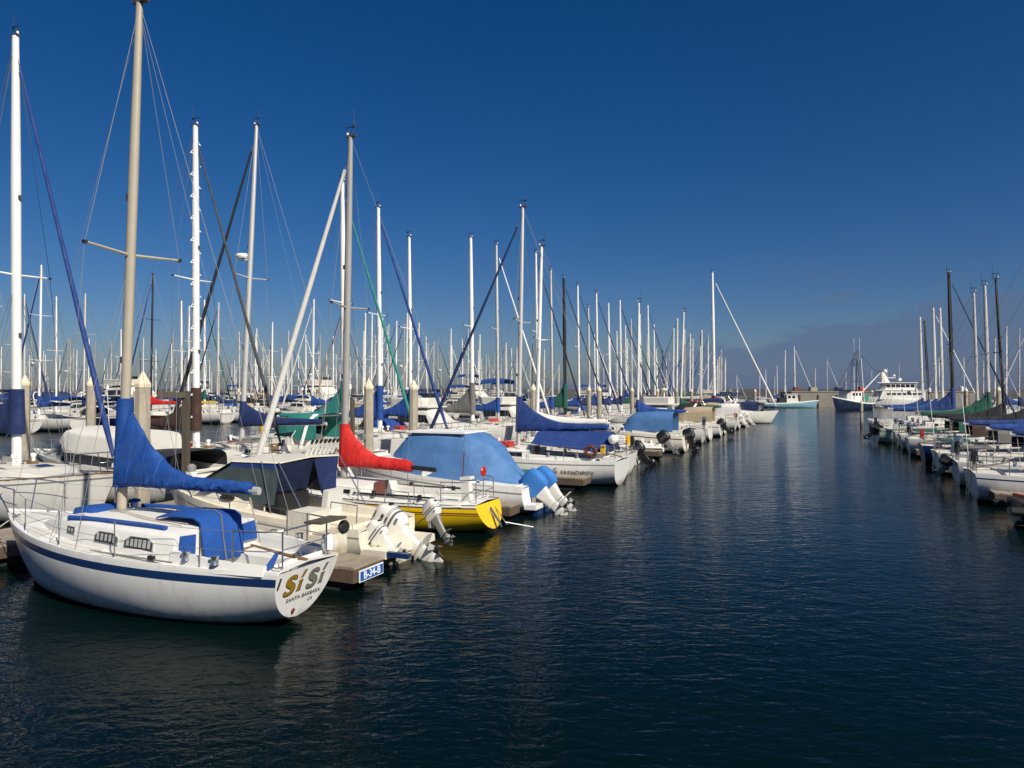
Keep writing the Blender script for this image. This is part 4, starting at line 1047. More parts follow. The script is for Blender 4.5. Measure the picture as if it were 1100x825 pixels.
# ------------------------------------------------------------------ cream motor boat with the blue enclosure and three raised outboards
def enclosure_boat():
    p = UV(12.65, 8.55); root = thing('motorboat', 'cream motor boat with blue and smoked canvas enclosure and three raised outboards', 'motorboat', (p.x, p.y, 0), HV)
    h = Hull(6.9, 2.5, .72, 1.35, tw=.86, tm=.42, ro=1.0, rt=-.08, sag=-.02, pw=3.0, q=2.5, bowp=2.2)
    h.build([(.10, CREAM), (.04, OBG), (9, CREAM)], root, n=26)
    c0, c1, cw = .30, 3.1, .98
    h.deck(root, CREAM, (c0, c1, cw), rail=CREAM, railh=.07); cockpit(h, c0, c1, cw, root, CREAM, depth=.45, coam=.07, seatw=.22)
    cab = Cabin(h, [(3.05, .42, .98), (4.2, .42, .92), (5.2, .28, .68), (6.1, .05, .36)]); cab.build(root, CREAM)
    pl_ = MB()
    for sg in (1, -1): pl_.prism([(3.7+.22*math.cos(a), sg*(.965), h.xs(3.7)+.22+.07*math.sin(a)) for a in [k*math.pi/6 for k in range(12)]], (0, sg*.045, 0), RUB)
    pl_.build('portlight', root)
    zt, xa, xf = 2.08, 2.15, 3.55
    w = 1.0
    # hard top edge with white trim, blue valance, smoked side curtains, dark aft curtain
    tp = MB(); tp.rings([[(xa-.02, w+.03, zt-.03), (xa-.02, w, zt+.005), (xa-.02, 0, zt+.05), (xa-.02, -w, zt+.005), (xa-.02, -w-.03, zt-.03), (xa-.02, 0, zt+.02)], [(xf+.02, w*.96+.03, zt-.05), (xf+.02, w*.96, zt-.015), (xf+.02, 0, zt+.03), (xf+.02, -w*.96, zt-.015), (xf+.02, -w*.96-.03, zt-.05), (xf+.02, 0, zt)]], CREAM); tp.build('canopy_top', root)
    cv = MB(); N_ = 12
    def curtain(P0, P1, Q0, Q1, m, ns=.02, seed=0, rows=8):
        P0, P1, Q0, Q1 = map(Vector, (P0, P1, Q0, Q1)); nrm = (P1-P0).cross(Q0-P0).normalized(); g_ = []
        for i in range(rows+1):
            a = P0.lerp(Q0, i/rows); b = P1.lerp(Q1, i/rows)
            for j in range(N_+1):
                q = a.lerp(b, j/N_); k = ns*smooth_noise(j*1.3+i*.25, seed)*(.3+i/rows); g_.append(q+nrm*k)
        fs = [(i*(N_+1)+j, i*(N_+1)+j+1, (i+1)*(N_+1)+j+1, (i+1)*(N_+1)+j) for i in range(rows) for j in range(N_)]
        cv.add(g_, fs, m); cv.add([q-nrm*.008 for q in g_], [f[::-1] for f in fs], m)
    zs0 = h.xs(2.2)+.32
    for sg in (1, -1):
        curtain((xf, sg*w*.96, zt-.03), (xa, sg*w, zt-.02), (xf+.1, sg*w*.97, zt-.16), (xa, sg*w*1.01, zt-.16), ROYAL, .006, 1, 2)
        curtain((xf+.1, sg*w*.97, zt-.16), (xa, sg*w*1.01, zt-.16), (xf+1.25, sg*w*.92, h.xs(4.6)+.30), (xa+.15, sg*w*1.02, zs0-.05), VINYL, .02, 2+sg)
    curtain((xf, w*.96, zt-.02), (xf, -w*.96, zt-.02), (xf+1.25, w*.9, h.xs(4.6)+.38), (xf+1.25, -w*.9, h.xs(4.6)+.38), VINYL, .015, 5)
    curtain((xa-.01, -w*.1, zt-.03), (xa-.01, -w, zt-.03), (xa+.1, -w*.55, zt-.95), (xa-.05, -w*.80, zt-.98), NAVY, .035, 6)
    curtain((xa, w, zt-.03), (xa, -w*.1, zt-.03), (xa+.55, w*.9, zt-.75), (xa+.55, -w*.5, zt-.8), NAVY, .03, 8)
    cv.build('enclosure', root, smooth=True, angle=70)
    fr = MB()
    for sg in (1, -1):
        fr.tube((xa, sg*w*1.04, zt), (1.35, sg*w*1.05, h.xs(1.3)+.1), .014, STEEL, 6); fr.tube((xa+.5, sg*w*1.03, zt), (xa+.2, sg*w*1.05, h.xs(2.2)+.1), .014, STEEL, 6)
    fr.build('canopy_frame', root)
    for k in range(7):
        r_ = MB(); y = -.95+k*.12; r_.path([(xa+.15+k*.03, y, zt+.05), (xa-.06+k*.03, y+.05, zt+.33)], .030, WHT, 8); r_.tube((xa-.06+k*.03, y+.05, zt+.33), (xa-.12+k*.03, y+.065, zt+.40), .034, OBK, 8); r_.build('rod_holder', root)
    st = MB(); st.rings([[(x+.30*kx, .26*ky*k_, z) for kx, ky in ((-1, -1), (1, -1), (1, 1), (-1, 1))] for x, z, k_ in ((1.75, .40, .8), (1.75, .80, .85))], CREAM)
    st.box((1.75, 0, .87), (.56, .56, .14), OBW); st.box((1.52, 0, 1.15), (.14, .54, .50), OBW, ry=-.15); st.build('helm_seat', root)
    cs = MB(); cs.rings([[(2.55, .5, .35), (2.55, -.5, .35), (3.0, -.5, .35), (3.0, .5, .35)], [(2.65, .5, 1.25), (2.65, -.5, 1.25), (3.0, -.5, 1.35), (3.0, .5, 1.35)]], OBK); cs.build('console', root, smooth=False)
    rl = MB(); 
    for sg in (1, -1):
        for y0, y1 in ((.35, .95),): rl.path([(.12, sg*.98, .9), (.10, sg*.98, 1.26), (.75, sg*1.0, 1.30), (.80, sg*1.02, .92)], .014, STEEL, 6)
    rl.build('grab_rail', root)
    # engine bracket and platform
    pf = MB(); pf.box((-.30, 0, .30), (.62, 2.0, .16), CREAM); pf.box((-.28, .0, .10), (.55, 1.1, .26), CREAM); pf.box((-.62, .92, .32), (1.0, .10, .10), BLUEP); pf.build('swim_platform', root, angle=20)
    outboard(root, (-.12, -.10, .26), R(60), 1.14, brand='Johnson', yaw=-.04)
    outboard(root, (-.18, .62, .40), R(52), .66, yaw=.05)
    outboard(root, (-.52, -1.0, .66), R(40), .62, cowl=OBW, low=OBG, yaw=-.30, legl=.85)
    fender(root, (1.4, 1.30, .5), top=h.edge(1.4, 1, .05, .05)); fender(root, (4.1, 1.22, .6), top=h.edge(4.1, 1, .05, .05))
    ml = MB(); ml.sag((.3, 1.1, .95), (1.2, 1.6, .52), .08, .012, ROPE); ml.build('mooring_line', root)
enclosure_boat()

# ------------------------------------------------------------------ yellow racing sloop, red sail cover
def yellow_sloop():
    p = UV(16.0, 7.75); root = thing('sailboat', 'yellow hulled sloop with red sail cover and white furled jib', 'sailboat', (p.x, p.y, 0), HV)
    h = Hull(8.25, 2.55, .76, 1.04, tw=.56, tm=.44, ro=1.0, rt=-.35, sag=.05, dm=.40, ds=-.10, pw=2.0, q=1.9, bowp=2.0)
    # rt < 0: the counter slopes forward to the deck; shift the deck edge to the upper corner
    h.build([(.05, GELN), (.035, RUB), (.10, YEL), (.035, REDBR), (.02, YEL), (.025, REDBR), (9, YEL)], root, n=34, nv=9, trans=YEL)
    c0, c1, cw = .35, 3.4, .80
    h.deck(root, DECKN, (c0, c1, cw), rail=DARKW, railh=.03); cockpit(h, c0, c1, cw, root, DECKN, depth=.40, coam=.12, seatw=.45)
    cab = Cabin(h, [(3.35, .34, .86), (4.6, .34, .88), (5.6, .25, .70), (6.6, .04, .42)]); cab.build(root, DECKN)
    cab.window(root, [(3.7, .40), (5.2, .42), (5.35, .68), (3.7, .76)], frame=RUB, fw=.01)
    dr = MB(); dr.box((3.33, 0, h.xs(3.3)+.10), (.04, .62, .52), REDBR, ry=-.18); dr.build('companionway', root, smooth=False)
    xm = 4.58; zm = cab.top(xm)-.02
    mast_rig(root, h, xm, zm, 10.95, MASTG, .085, (.50,), .020, detail=2, furlm=WHC, fr=.085, jibtop=.955, spl=.85, wr=.0045, bow=Vector((8.0, 0, 1.12)))
    zb, xe = 1.66, 2.3
    bm_ = MB(); bm_.path([(xm-.1, 0, zb), (1.55, 0, zb-.14)], .050, MASTB, 8, 1.3); bm_.wire((2.0, 0, zb-.15), (1.9, 0, .75), .014, ROPE); bm_.build('boom', root)
    tp = lambda s_: .22 + .90*max(0, 1-s_/.55)**1.7
    sail_cover(root, xm, zb, xe, zb-.12, RED, h0=1.05, top=tp, t0=.17, lo=.16, seed=4.4, wrap=.15, n=40, rk=.02, fold=.03)
    rails(root, h, [1.6, 3.2, 4.8, 6.3], .58, 2, ps=.9)
    tk = MB()
    for sg in (1, -1): tk = MB(); tk.box((2.3, sg*.92, h.xs(2.3)+.16), (2.5, .04, .04), OBK); tk.lathe([(0, 0), (.075, 0), (.06, .06), (.055, .10), (.07, .14), (0, .14)], (2.9, sg*.92, h.xs(2.9)+.10), OBK, 12); tk.lathe([(0, 0), (.065, 0), (.05, .05), (.045, .09), (.06, .12), (0, .12)], (1.5, sg*.90, h.xs(1.5)+.10), OBK, 12); tk.build('winch', root)
    ob = MB(); ob.box((.55, .10, 1.0), (.24, .22, .70), OBW, ry=.1); ob.box((.55, .10, 1.37), (.30, .26, .08), OBW, ry=.1); ob.box((.62, .1, .7), (.10, .10, .5), OBG); ob.build('stowed_motor', root, angle=20)
    rp = MB(); rp.path([(.7, .0, .75), (.72, .02, 1.45), (.66, .05, 2.05)], .014, MAROON, 6); rp.build('flag_staff', root)
    rd = MB(); rd.lathe([(0, -.03), (.12, -.03), (.14, 0), (.12, .03), (0, .03)], (.32, -.40, 1.50), REDP, 14, 'X'); rd.tube((.32, -.40, .7), (.32, -.40, 1.5), .014, STEEL, 5); rd.build('horseshoe_buoy', root)
    ld = MB(); ld.path([(-.38, .0, .2), (-.05, -.06, .62)], .03, STEEL, 6); ld.tube((-.46, -.10, .26), (-1.1, -.45, .12), .016, WHT, 5)
    for y in (-.32, .02): ld.tube((-.42, y, .15), (.0, y, .66), .016, STEEL, 5)
    ld.build('stern_ladder', root)
    sl = -math.atan(1.0)
    text_mesh('lettering', 'WINDSONG', .13, Matrix.Translation((-.335, .34, .40)) @ Matrix.Rotation(math.pi/2, 4, 'Z') @ Matrix.Rotation(math.pi, 4, 'Z') @ Matrix.Rotation(math.pi/2+sl*-1, 4, 'X'), INK, root, bold=.002, extrude=.012) if False else None
    fender(root, (3.2, 1.44, .42), top=h.edge(3.2, 1, .05, .3))
yellow_sloop()

# ------------------------------------------------------------------ boat under the sky blue canvas
def tent_boat():
    p = UV(19.4, 7.75); root = thing('motorboat', 'white motor boat under sky blue canvas tent with two blue capped outboards', 'motorboat', (p.x, p.y, 0), HV)
    h = Hull(7.2, 2.6, .80, 1.35, tw=.88, tm=.42, ro=1.0, rt=-.06, sag=-.02, pw=3.0, q=2.5, bowp=2.2)
    h.build([(.12, GELN), (.05, OBG), (9, GELN)], root, n=24)
    h.deck(root, DECKN, (.2, 3.4, .95), rail=GELN, railh=.07); cockpit(h, .2, 3.4, .95, root, DECKN, coam=.14, seatw=.25)
    cab = Cabin(h, [(3.6, .55, .95), (4.6, .50, .90), (5.6, .30, .62), (6.4, .05, .36)]); cab.build(root, DECKN)
    cab.window(root, [(4.1, .40), (5.0, .42), (5.2, .66), (4.1, .75)], frame=RUB, fw=.01)
    t = MB(); K = 21; rs = []
    prof = [(.32, .95, .97, .10), (.75, 1.35, 1.05, .25), (1.25, 1.90, 1.10, .45), (1.85, 2.24, 1.12, .72), (2.05, 2.30, 1.12, .76), (3.0, 2.30, 1.10, .78), (4.05, 2.30, 1.04, .74), (4.25, 2.12, 1.03, .70), (4.75, 1.62, 1.0, .62)]
    for i, (x, zt, w, fw) in enumerate(prof):
        ring = []; z0 = h.xs(max(x, 0))-.02
        for j in range(K):
            a = j/(K-1)*2-1; s_ = abs(a)
            if s_ < .55: y = fw*a/.55; z = zt + .03*(1-(s_/.55)**2)
            else:
                k = (s_-.55)/.45; y = math.copysign(fw+(w-fw)*k, a); z = zt+(z0-zt)*k
            n_ = .034*smooth_noise(j*2.3+i*1.1, 3)
            ring.append((x+.03*smooth_noise(j*1.1+i, 5), y+n_*(1 if y > 0 else -1), z+n_*.5))
        rs.append(ring)
    t.rings(rs, SKYB, cap=False, closed=False); t.rings([[(x, y*.98, z-.02) for x, y, z in r][::-1] for r in rs], SKYB, cap=False, closed=False)
    t.add([rs[0][0], rs[0][5], rs[0][-6], rs[0][-1]], [(0, 1, 2, 3)], SKYB)
    for r_ in rs[1:8]: t.path([(x, y*1.004, z+.004) for x, y, z in r_], .008, SKYB, 4, cap=False)
    t.build('canvas_tent', root, angle=48)
    tr = MB(); tr.box((3.1, 0, 2.355), (2.1, 1.62, .05), WHT); tr.build('hard_top', root, angle=20)
    for y in (-.42, .38): outboard(root, (-.14, y, .50), R(46), 1.02, cover=ROYAL if False else SKYB2, yaw=.03*y)
    pf = MB(); pf.box((-.20, 0, .26), (.36, 2.0, .14), GELN); pf.box((-.20, 0, .10), (.30, 1.5, .24), BLUEP); pf.build('engine_bracket', root, angle=20)
    fender(root, (2.4, 1.36, .5), top=h.edge(2.4, 1, .05, .05))
SKYB2 = mat('motor_cover_blue', (.03, .17, .50), .7, noise=.15, scale=3, bump=.4, bscale=5)
tent_boat()

# ------------------------------------------------------------------ white sloop with name on its quarter
def named_sloop():
    root = sailboat('white sloop with royal blue boom tent, red lifebuoy and name on its quarter', 26.3, 6.85, 'in',
        dict(L=9.1, B=2.85, fs=.98, fb=1.22, hull=GELN, stripe=OBG, deck=DECKN, cabh=.42, mastm=ALU, mh=1.25, cover=ROYAL, ch=1.35, jib=NAVY, fr=.065, det=2, win='none3', rt=.10, ro=.85, mastx=.49, tw=.80, rake=.02, boomend=.55, boomz=.72, teakdoor=True, fend=False))
    h, cab, mp, zb, xe, ze, xm, zm, zt = root_h[root.name]
    t = MB(); K = 9; rs = []
    for i in range(9):
        x = .35+(3.5-.35)*i/8; z1 = zb+.02; z0 = 1.30+.035*i; ring = []
        for j in range(K):
            a = j/(K-1)*2-1; y = a*(.95 if abs(a) > .3 else 1.3); z = z1 - (z1-z0)*abs(a)**.95 + .02*smooth_noise(x*5+j, 1)
            ring.append((x+.02*smooth_noise(j*2, i), y*1.05+.02*smooth_noise(x*7+j, 2), z))
        rs.append(ring)
    t.rings(rs, ROYAL, cap=False, closed=False); t.rings([[(x, y*.985, z-.02) for x, y, z in r][::-1] for r in rs], ROYAL, cap=False, closed=False); t.build('boom_tent', root, angle=50)
    lb = MB(); k = 16
    lb.path([(.95, 1.03+.02*math.cos(6.283*i/k), 1.55+.22*math.sin(6.283*i/k)) if False else (.95+.20*math.cos(6.283*i/k), 1.12, 1.36+.17*math.sin(6.283*i/k)) for i in range(k+1)], .075, REDBR, 8); lb.build('life_ring', root)
    cu = MB(); cu.path([(4.6, .55, cab.top(4.6)+.08), (5.6, .45, cab.top(5.6)+.10), (6.2, .35, cab.top(6.2)+.06)], [.12, .16, .10], REDP, 8); cu.build('rolled_dinghy', root)
    jc = MB(); jc.box((.50, 1.02, 1.42), (.16, .16, .36), YELC); jc.box((.85, .30, 1.36), (.5, .4, .10), REDP); jc.build('cockpit_gear', root)
    bbq = MB(); bbq.lathe([(0, -.2), (.17, -.16), (.19, 0), (.17, .13), (0, .18)], (.22, .55, 1.80), WHT, 12, 'Y'); bbq.tube((.15, .55, 1.1), (.22, .55, 1.65), .014, STEEL, 5); bbq.build('barbecue', root)
    # name on the near quarter
    x0 = 1.55; tt = x0/h.L; z = h.zs(tt)-.42; xa, ya = h.pt((x0+.5)/h.L, z); xb, yb = h.pt((x0-.5)/h.L, z); ang = math.atan2(yb-ya, xb-xa)
    tx = Vector((xb-xa, yb-ya, 0)).normalized(); x1, y1 = h.pt(tt, z+.1); x2, y2 = h.pt(tt, z-.1); tz = Vector((x1-x2, y1-y2, .2)).normalized(); tn = tx.cross(tz)
    M = Matrix.Identity(4)
    if tn.y < 0: tn = -tn
    for i in range(3): M[i][0] = tx[i]; M[i][1] = tz[i]; M[i][2] = tn[i]
    xc, yc = h.pt(tt, z); c = Vector((xc, yc, z))+tn*.010
    for i in range(3): M[i][3] = c[i]
    text_mesh('lettering', 'S', .36, M @ Matrix.Translation((-.76, .03, 0)), INK, root, bold=.0, extrude=.002)
    text_mesh('lettering', 'ERENDIPITY', .225, M @ Matrix.Translation((.11, -.01, 0)), INK, root, bold=.0, extrude=.002, spacing=1.12)
    return root
named_sloop()
# ------------------------------------------------------------------ a rigid inflatable
def inflatable(u, v, head, label, tube=SKIN, obm=OBK, cover=None, L=5.2):
    p = UV(u, v); root = thing('inflatable_boat', label, 'inflatable', (p.x, p.y, 0), HV if head == 'in' else HV+math.pi)
    mb = MB(); w = .85
    pts = [(-.25, w, .48), (L*.3, w, .46), (L*.6, w*.97, .50), (L*.82, w*.66, .60), (L*.95, w*.25, .70), (L*.97, 0, .72)]
    full = pts + [(x, -y, z) for x, y, z in pts[-2::-1]]
    mb.path(full, [.10]+[.24]*(len(full)-2)+[.10], tube, 10); mb.build('tube', root)
    st = MB(); st.path([(x, y+(.235 if y > 0 else -.235), z) for x, y, z in full if abs(y) > .1 and x < L*.9][:4], .04, RUB, 5); st.build('rubbing_strake', root)
    fl = MB(); fl.rings([[(0, .7, .38), (0, 0, .0), (0, -.7, .38)], [(L*.6, .7, .42), (L*.6, 0, .1), (L*.6, -.7, .42)], [(L*.9, .2, .55), (L*.9, 0, .4), (L*.9, -.2, .55)]], OBG); fl.box((.02, 0, .45), (.06, 1.4, .5), OBK if tube is RUB else WHT); fl.build('hull', root, smooth=False)
    c = MB(); c.rings([[(L*.36, .3, .4), (L*.36, -.3, .4), (L*.52, -.3, .4), (L*.52, .3, .4)], [(L*.38, .28, 1.1), (L*.38, -.28, 1.1), (L*.48, -.28, 1.15), (L*.48, .28, 1.15)]], cover or WHT); c.prism([(L*.47, .28, 1.12), (L*.47, -.28, 1.12), (L*.43, -.25, 1.45), (L*.43, .25, 1.45)], (.012, 0, 0), GLASS); c.build('console', root, smooth=False)
    s = MB(); s.box((L*.24, 0, .75), (.5, .8, .5), OBW); s.build('seat', root, angle=20)
    if obm: outboard(root, (-.12, 0, .72), R(40), .95, obm, low=OBG if obm is OBK else None)
    if obm is None:
        k = MB(); rs = []
        for i in range(8):
            x = 1.2+2.4*i/7; w_ = .85*math.sin(math.pi*(i+.6)/8.2)**.5
            rs.append([(x, w_*math.cos(math.pi*j/8), .5+(.75*math.sin(math.pi*(i+1)/9)**.6)*math.sin(math.pi*j/8)**.7) for j in range(9)])
        k.rings(rs, BLACKC, cap=False, closed=False); k.build('tender_cover', root, angle=60)
        k = MB(); k.box((.65, .05, .72), (1.0, .9, .10), REDP, rz=.3, ry=.12); k.box((.9, -.2, .80), (.5, .5, .10), REDP, rz=.8); k.build('folded_cloth', root, angle=10)
    return root

ROWN = [0]
def cn(m):   # plain colour word of a material
    return {BLUE:'blue', ROYAL:'royal blue', NAVY:'navy', BLACKC:'black', GREEN:'green', TEAL:'teal', BROWN:'brown', GREYC:'grey', TANC:'tan', MAROON:'maroon', WHC:'white', RED:'red', YELC:'yellow', SKYB:'sky blue'}.get(m, 'plain')

# ------------------------------------------------------------------ left row beyond the named sloop
G_A = 'boats of the left row'
sailboat('white sloop with bright white mast right behind the royal blue boom tent', 29.7, 7.3, 'in', dict(L=8.6, B=2.7, mastm=MASTW, mz=0, mh=1.215, cover=WHC, ch=.6, det=1, mastx=.53, jib=None, rake=.03), G_A)
motorboat('small white cuddy boat with black outboards beyond the named sloop', 33.6, 8.1, 'in', dict(L=6.2, B=2.3, fs=.7, fb=1.1, kind='cuddy', ob=1, obm=OBK), G_A)
inflatable(39.0, 7.9, 'in', 'white rigid inflatable with black outboard moored beside a finger dock', L=5.6)
motorboat('cream cabin boat with bright blue tarpaulin over its cockpit', 42.6, 7.2, 'in', dict(L=7.2, B=2.6, kind='cuddy', hull=CREAM, ob=1, obm=OBK, canvas=SKYB, tilt=20), G_A)
sailboat('white sloop with blue sail cover beside the cream cabin boat', 49.6, 7.0, 'in', dict(dodger=BLUE, L=8.4, B=2.7, mh=1.22, cover=BLUE, mastm=MASTW, det=1), G_A)
motorboat('white sport fishing cruiser with flybridge in the left row', 53.6, 7.2, 'in', dict(L=8.6, B=2.9, kind='fly'), G_A)
motorboat('low white runabout with windscreen in the left row', 58.4, 7.0, 'in', dict(L=6.8, B=2.5, kind='cuddy', ob=1, hull=GEL, obm=OBK, canvas=TANC), G_A)
motorboat('cream express cruiser with white arch in the left row', 62.2, 7.1, 'in', dict(L=8.0, B=2.8, kind='express', hull=CREAM, canvas=BLACKC), G_A)
sailboat('white sloop with green sail cover in the left row', 67.6, 6.6, 'in', dict(L=9.2, B=2.8, mh=1.25, cover=GREEN, mastm=MASTW, rake=.035), G_A)
motorboat('white cruiser with navy bimini in the left row', 71.6, 6.8, 'in', dict(L=7.6, B=2.7, kind='cuddy', bim=NAVY, ob=1), G_A)
motorboat('white open runabout near the end of the left row', 76.4, 6.6, 'in', dict(L=6.6, B=2.5, kind='cuddy', ob=1, canvas=WHC), G_A)
sailboat('white sloop with tan sail cover near the end of the left row', 80.2, 6.6, 'in', dict(L=9, B=2.8, mh=1.2, cover=TANC, mastm=MASTW, det=0), G_A)
sailboat('tall masted white yacht with maroon sail cover and white furled jib', 85.8, 16.2, 'out', dict(L=12.5, B=3.6, mh=1.46, cover=MAROON, jib=WHC, mastm=MASTW, mr=.14, fr=.09, det=1, spr=(.34, .66), mastx=.42, fs=1.1, fb=1.5), G_A)
motorboat('white express cruiser last but one of the left row', 90.2, 6.4, 'in', dict(L=8.2, B=2.9, kind='express', det=0), G_A)
motorboat('small white runabout last of the left row', 96.6, 6.2, 'in', dict(L=7, B=2.6, kind='cuddy', det=0, ob=1, obm=OBK, canvas=NAVY), G_A)

# ------------------------------------------------------------------ second row: bows to the walkway
DGREY = mat('dark_grey_canvas', (.05, .05, .052), .85, noise=.2, scale=3, fade=.3)
G_B = 'boats behind the left walkway'
def B_(u, zt, label, head='out', vm=21.5, **k):
    L = k.pop('L', 10.0); mx = .57; v0 = vm+mx*L if head == 'out' else vm-mx*L
    P = dict(L=L, B=k.pop('B', 3.0), fs=1.05, fb=1.45, mh=zt/L, mr=.095, det=1, mastx=mx, fr=.07, spl=.9); P.update(k)
    return sailboat(label, u, v0, head, P, G_B)
B_(12.55, 14.25, 'white sloop with dark blue furled jib and navy sleeve on its white mast', jib=ROYAL, cover=NAVY, mastm=MASTW, L=10.2, ch=1.2, mr=.125, fr=.062, B=3.2, boomz=1.0, fat=True, teak=True, bim=None, stripe=OBG, rake=.02, spr=(.44,))
motorboat('white cabin cruiser with long plain cabin side behind the navy sleeve mast', 16.4, 17.9, 'in', dict(L=9.2, B=2.9, kind='cabin', fs=1.0), G_B)
B_(18.95, 13.85, 'white sloop whose white mast carries climbing steps and dark grey furled jib', jib=DGREY, cover=BROWN, mastm=MASTW, steps=True, ch=1.5, mr=.12, fr=.055, B=2.8)
B_(21.9, 14.9, 'white sloop with radar dome on its grey mast and black furled jib', head='in', jib=BLACKC, cover=NAVY, mastm=ALU, L=10.4, rake=.055, vm=22.2, radar=9.3, fr=.075, B=2.8)
motorboat('white express cruiser with radar arch and teal canvas behind the furled white jib', 25.0, 17.7, 'in', dict(L=8.6, B=2.7, kind='express', canvas=TEAL), G_B)
B_(27.9, 14.25, 'white sloop with green sail cover and long teal furled jib', jib=TEAL, cover=TEAL, mastm=MASTW, ch=1.9, mr=.115, fr=.065, B=2.8)
B_(31.0, 13.7, 'white sloop with blue furled jib reaching down beside a piling', jib=ROYAL, cover=BLUE, mastm=MASTW, ch=1.7, mr=.11, fr=.075, B=2.8)
B_(34.1, 12.75, 'white sloop with blue sail cover and bare forestay behind the walkway', jib=None, cover=BLUE, mastm=MASTW, ch=1.5, L=9.4, B=2.8, dodger=BLUE)
motorboat('white flybridge cruiser above the sky blue canvas', 38.0, 28, 'out', dict(L=9.6, B=3.1, kind='fly'), G_B)
B_(42.0, 14.35, 'white sloop with slack grey sail cover behind the walkway', cover=GREYC, mastm=MASTW, ch=2.0, fat=True, mr=.12)
B_(46.2, 14.7, 'white sloop with white furled jib crossing the bright mast ahead', cover=BLUE, jib=WHC, mastm=ALU)
motorboat('white flybridge cruiser with blue bimini behind the two close pilings', 50.2, 28, 'out', dict(L=10, B=3.2, kind='fly', bim=BLUE), G_B)
B_(54.2, 15.6, 'cream masted sloop with slim dark furled jib behind the royal blue tent', cover=TANC, jib=DKJ if 'DKJ' in globals() else BLACKC, mastm=MASTW, fr=.06)
B_(57.8, 14.7, 'white sloop with pale grey mast next to the black mast', cover=BLUE, mastm=ALU)
B_(61.3, 14.5, 'sloop with a black mast and green sail cover in the left half', cover=GREEN, jib=BLACKC, mastm=MASTB, mr=.13, ch=2.2, fr=.06)
B_(65.5, 14.4, 'white sloop with navy furled jib right of the black mast', cover=BLUE, jib=NAVY, mastm=MASTW, fr=.065)
B_(69.0, 12.6, 'white sloop with short mast between two navy furled jibs', cover=NAVY, mastm=ALU)
B_(72.0, 14.5, 'white sloop with blue dodger and navy furled jib behind the close pilings', cover=BLUE, jib=NAVY, mastm=MASTW, fr=.065, dodger=BLUE)
B_(76.8, 14.0, 'white sloop with royal blue cover above the second walkway box', cover=ROYAL, mastm=MASTW, det=0)
B_(82.0, 15.0, 'white sloop with black furled jib above the cream cabin boat', cover=NAVY, jib=BLACKC, mastm=MASTW, fr=.07, det=0)
B_(87.5, 13.2, 'white sloop with green furled jib far along the left walkway', cover=GREEN, jib=GREEN, mastm=ALU, det=0)
B_(92.5, 14.4, 'white sloop with tan cover far along the left walkway', cover=TANC, mastm=MASTW, det=0)
B_(97.6, 16.2, 'tall white sloop with royal blue furled jib at the walkway end', cover=BLUE, jib=ROYAL, mastm=MASTW, det=0, fr=.075)
B_(101.5, 13.8, 'white sloop with maroon cover last behind the left walkway', cover=MAROON, mastm=MASTW, det=0)

# ------------------------------------------------------------------ right row: sterns to the fairway
G_R = 'boats of the right row'
def R_(u, zt, label, vm=-9.8, **k):
    L = k.pop('L', 8.6); mx = .56; v0 = vm+mx*L
    P = dict(L=L, B=k.pop('B', 2.8), mh=zt/L, mastx=mx, det=1, rake=.02); P.update(k)
    return sailboat(label, u, v0, 'out', P, G_R)
inflatable(22.6, -5.0, 'out', 'dark inflatable tender with black cover and red cloth on the right', tube=RUB, obm=None, cover=BLACKC, L=4.4)
R_(27.4, 10.5, 'white sloop with royal blue sail cover nearest on the right', cover=ROYAL, L=8.9, dodger=None, fat=True, hull=GELN, stripe=BLUEP)
R_(31.4, 10.2, 'white sloop with dark raised outboard second from the near right', cover=BLUE, ob=25, obm=OBK, dodger=BLACKC)
R_(35.8, 10.3, 'white sloop with navy dodger third from the near right', cover=ROYAL, dodger=NAVY, hull=GEL)
R_(40.2, 10.4, 'blue hulled sloop with black cover on the right', cover=BLACKC, hull=BLUEP, dodger=GREYC)
R_(45.9, 10.0, 'sloop with thin black mast and black sail cover on the right', cover=BLACKC, mastm=MASTB, dodger=BROWN, rake=.045, mr=.06)
R_(49.7, 10.15, 'white sloop with dark green sail cover and silver mast on the right', cover=GREEN, mastm=ALU, dodger=GREEN, fat=True, ch=1.5, mr=.09)
R_(52.8, 10.15, 'white sloop with brown dodger left of the green sail cover', cover=GREYC, mastm=ALU, dodger=BROWN, B=2.5)
motorboat('pale green open workboat with orange float on the right', 56.6, -4.4, 'out', dict(L=6.8, B=2.5, kind='cuddy', hull=PGREEN if 'PGREEN' in globals() else CREAM, ob=1, obm=OBK), G_R)
R_(61.3, 12.8, 'sloop with tall black mast and blue sail cover on the right', cover=ROYAL, mastm=MASTB, mr=.11, ch=1.8, L=9.6, jib=NAVY, fat=True)
R_(65.6, 10.6, 'white sloop with teal cover right of the black mast', cover=TEAL, mastm=MASTW, det=0)
R_(69.0, 11.0, 'white sloop with white furled jib and blue cover on the right', cover=BLUE, jib=WHC, mastm=MASTW, det=0)
R_(72.4, 10.2, 'white sloop with low navy cover on the right', cover=NAVY, mastm=MASTB, det=0, rake=.05)
R_(77.0, 11.0, 'white sloop at the far tip of the right row', cover=BLUE, mastm=MASTW, det=0)
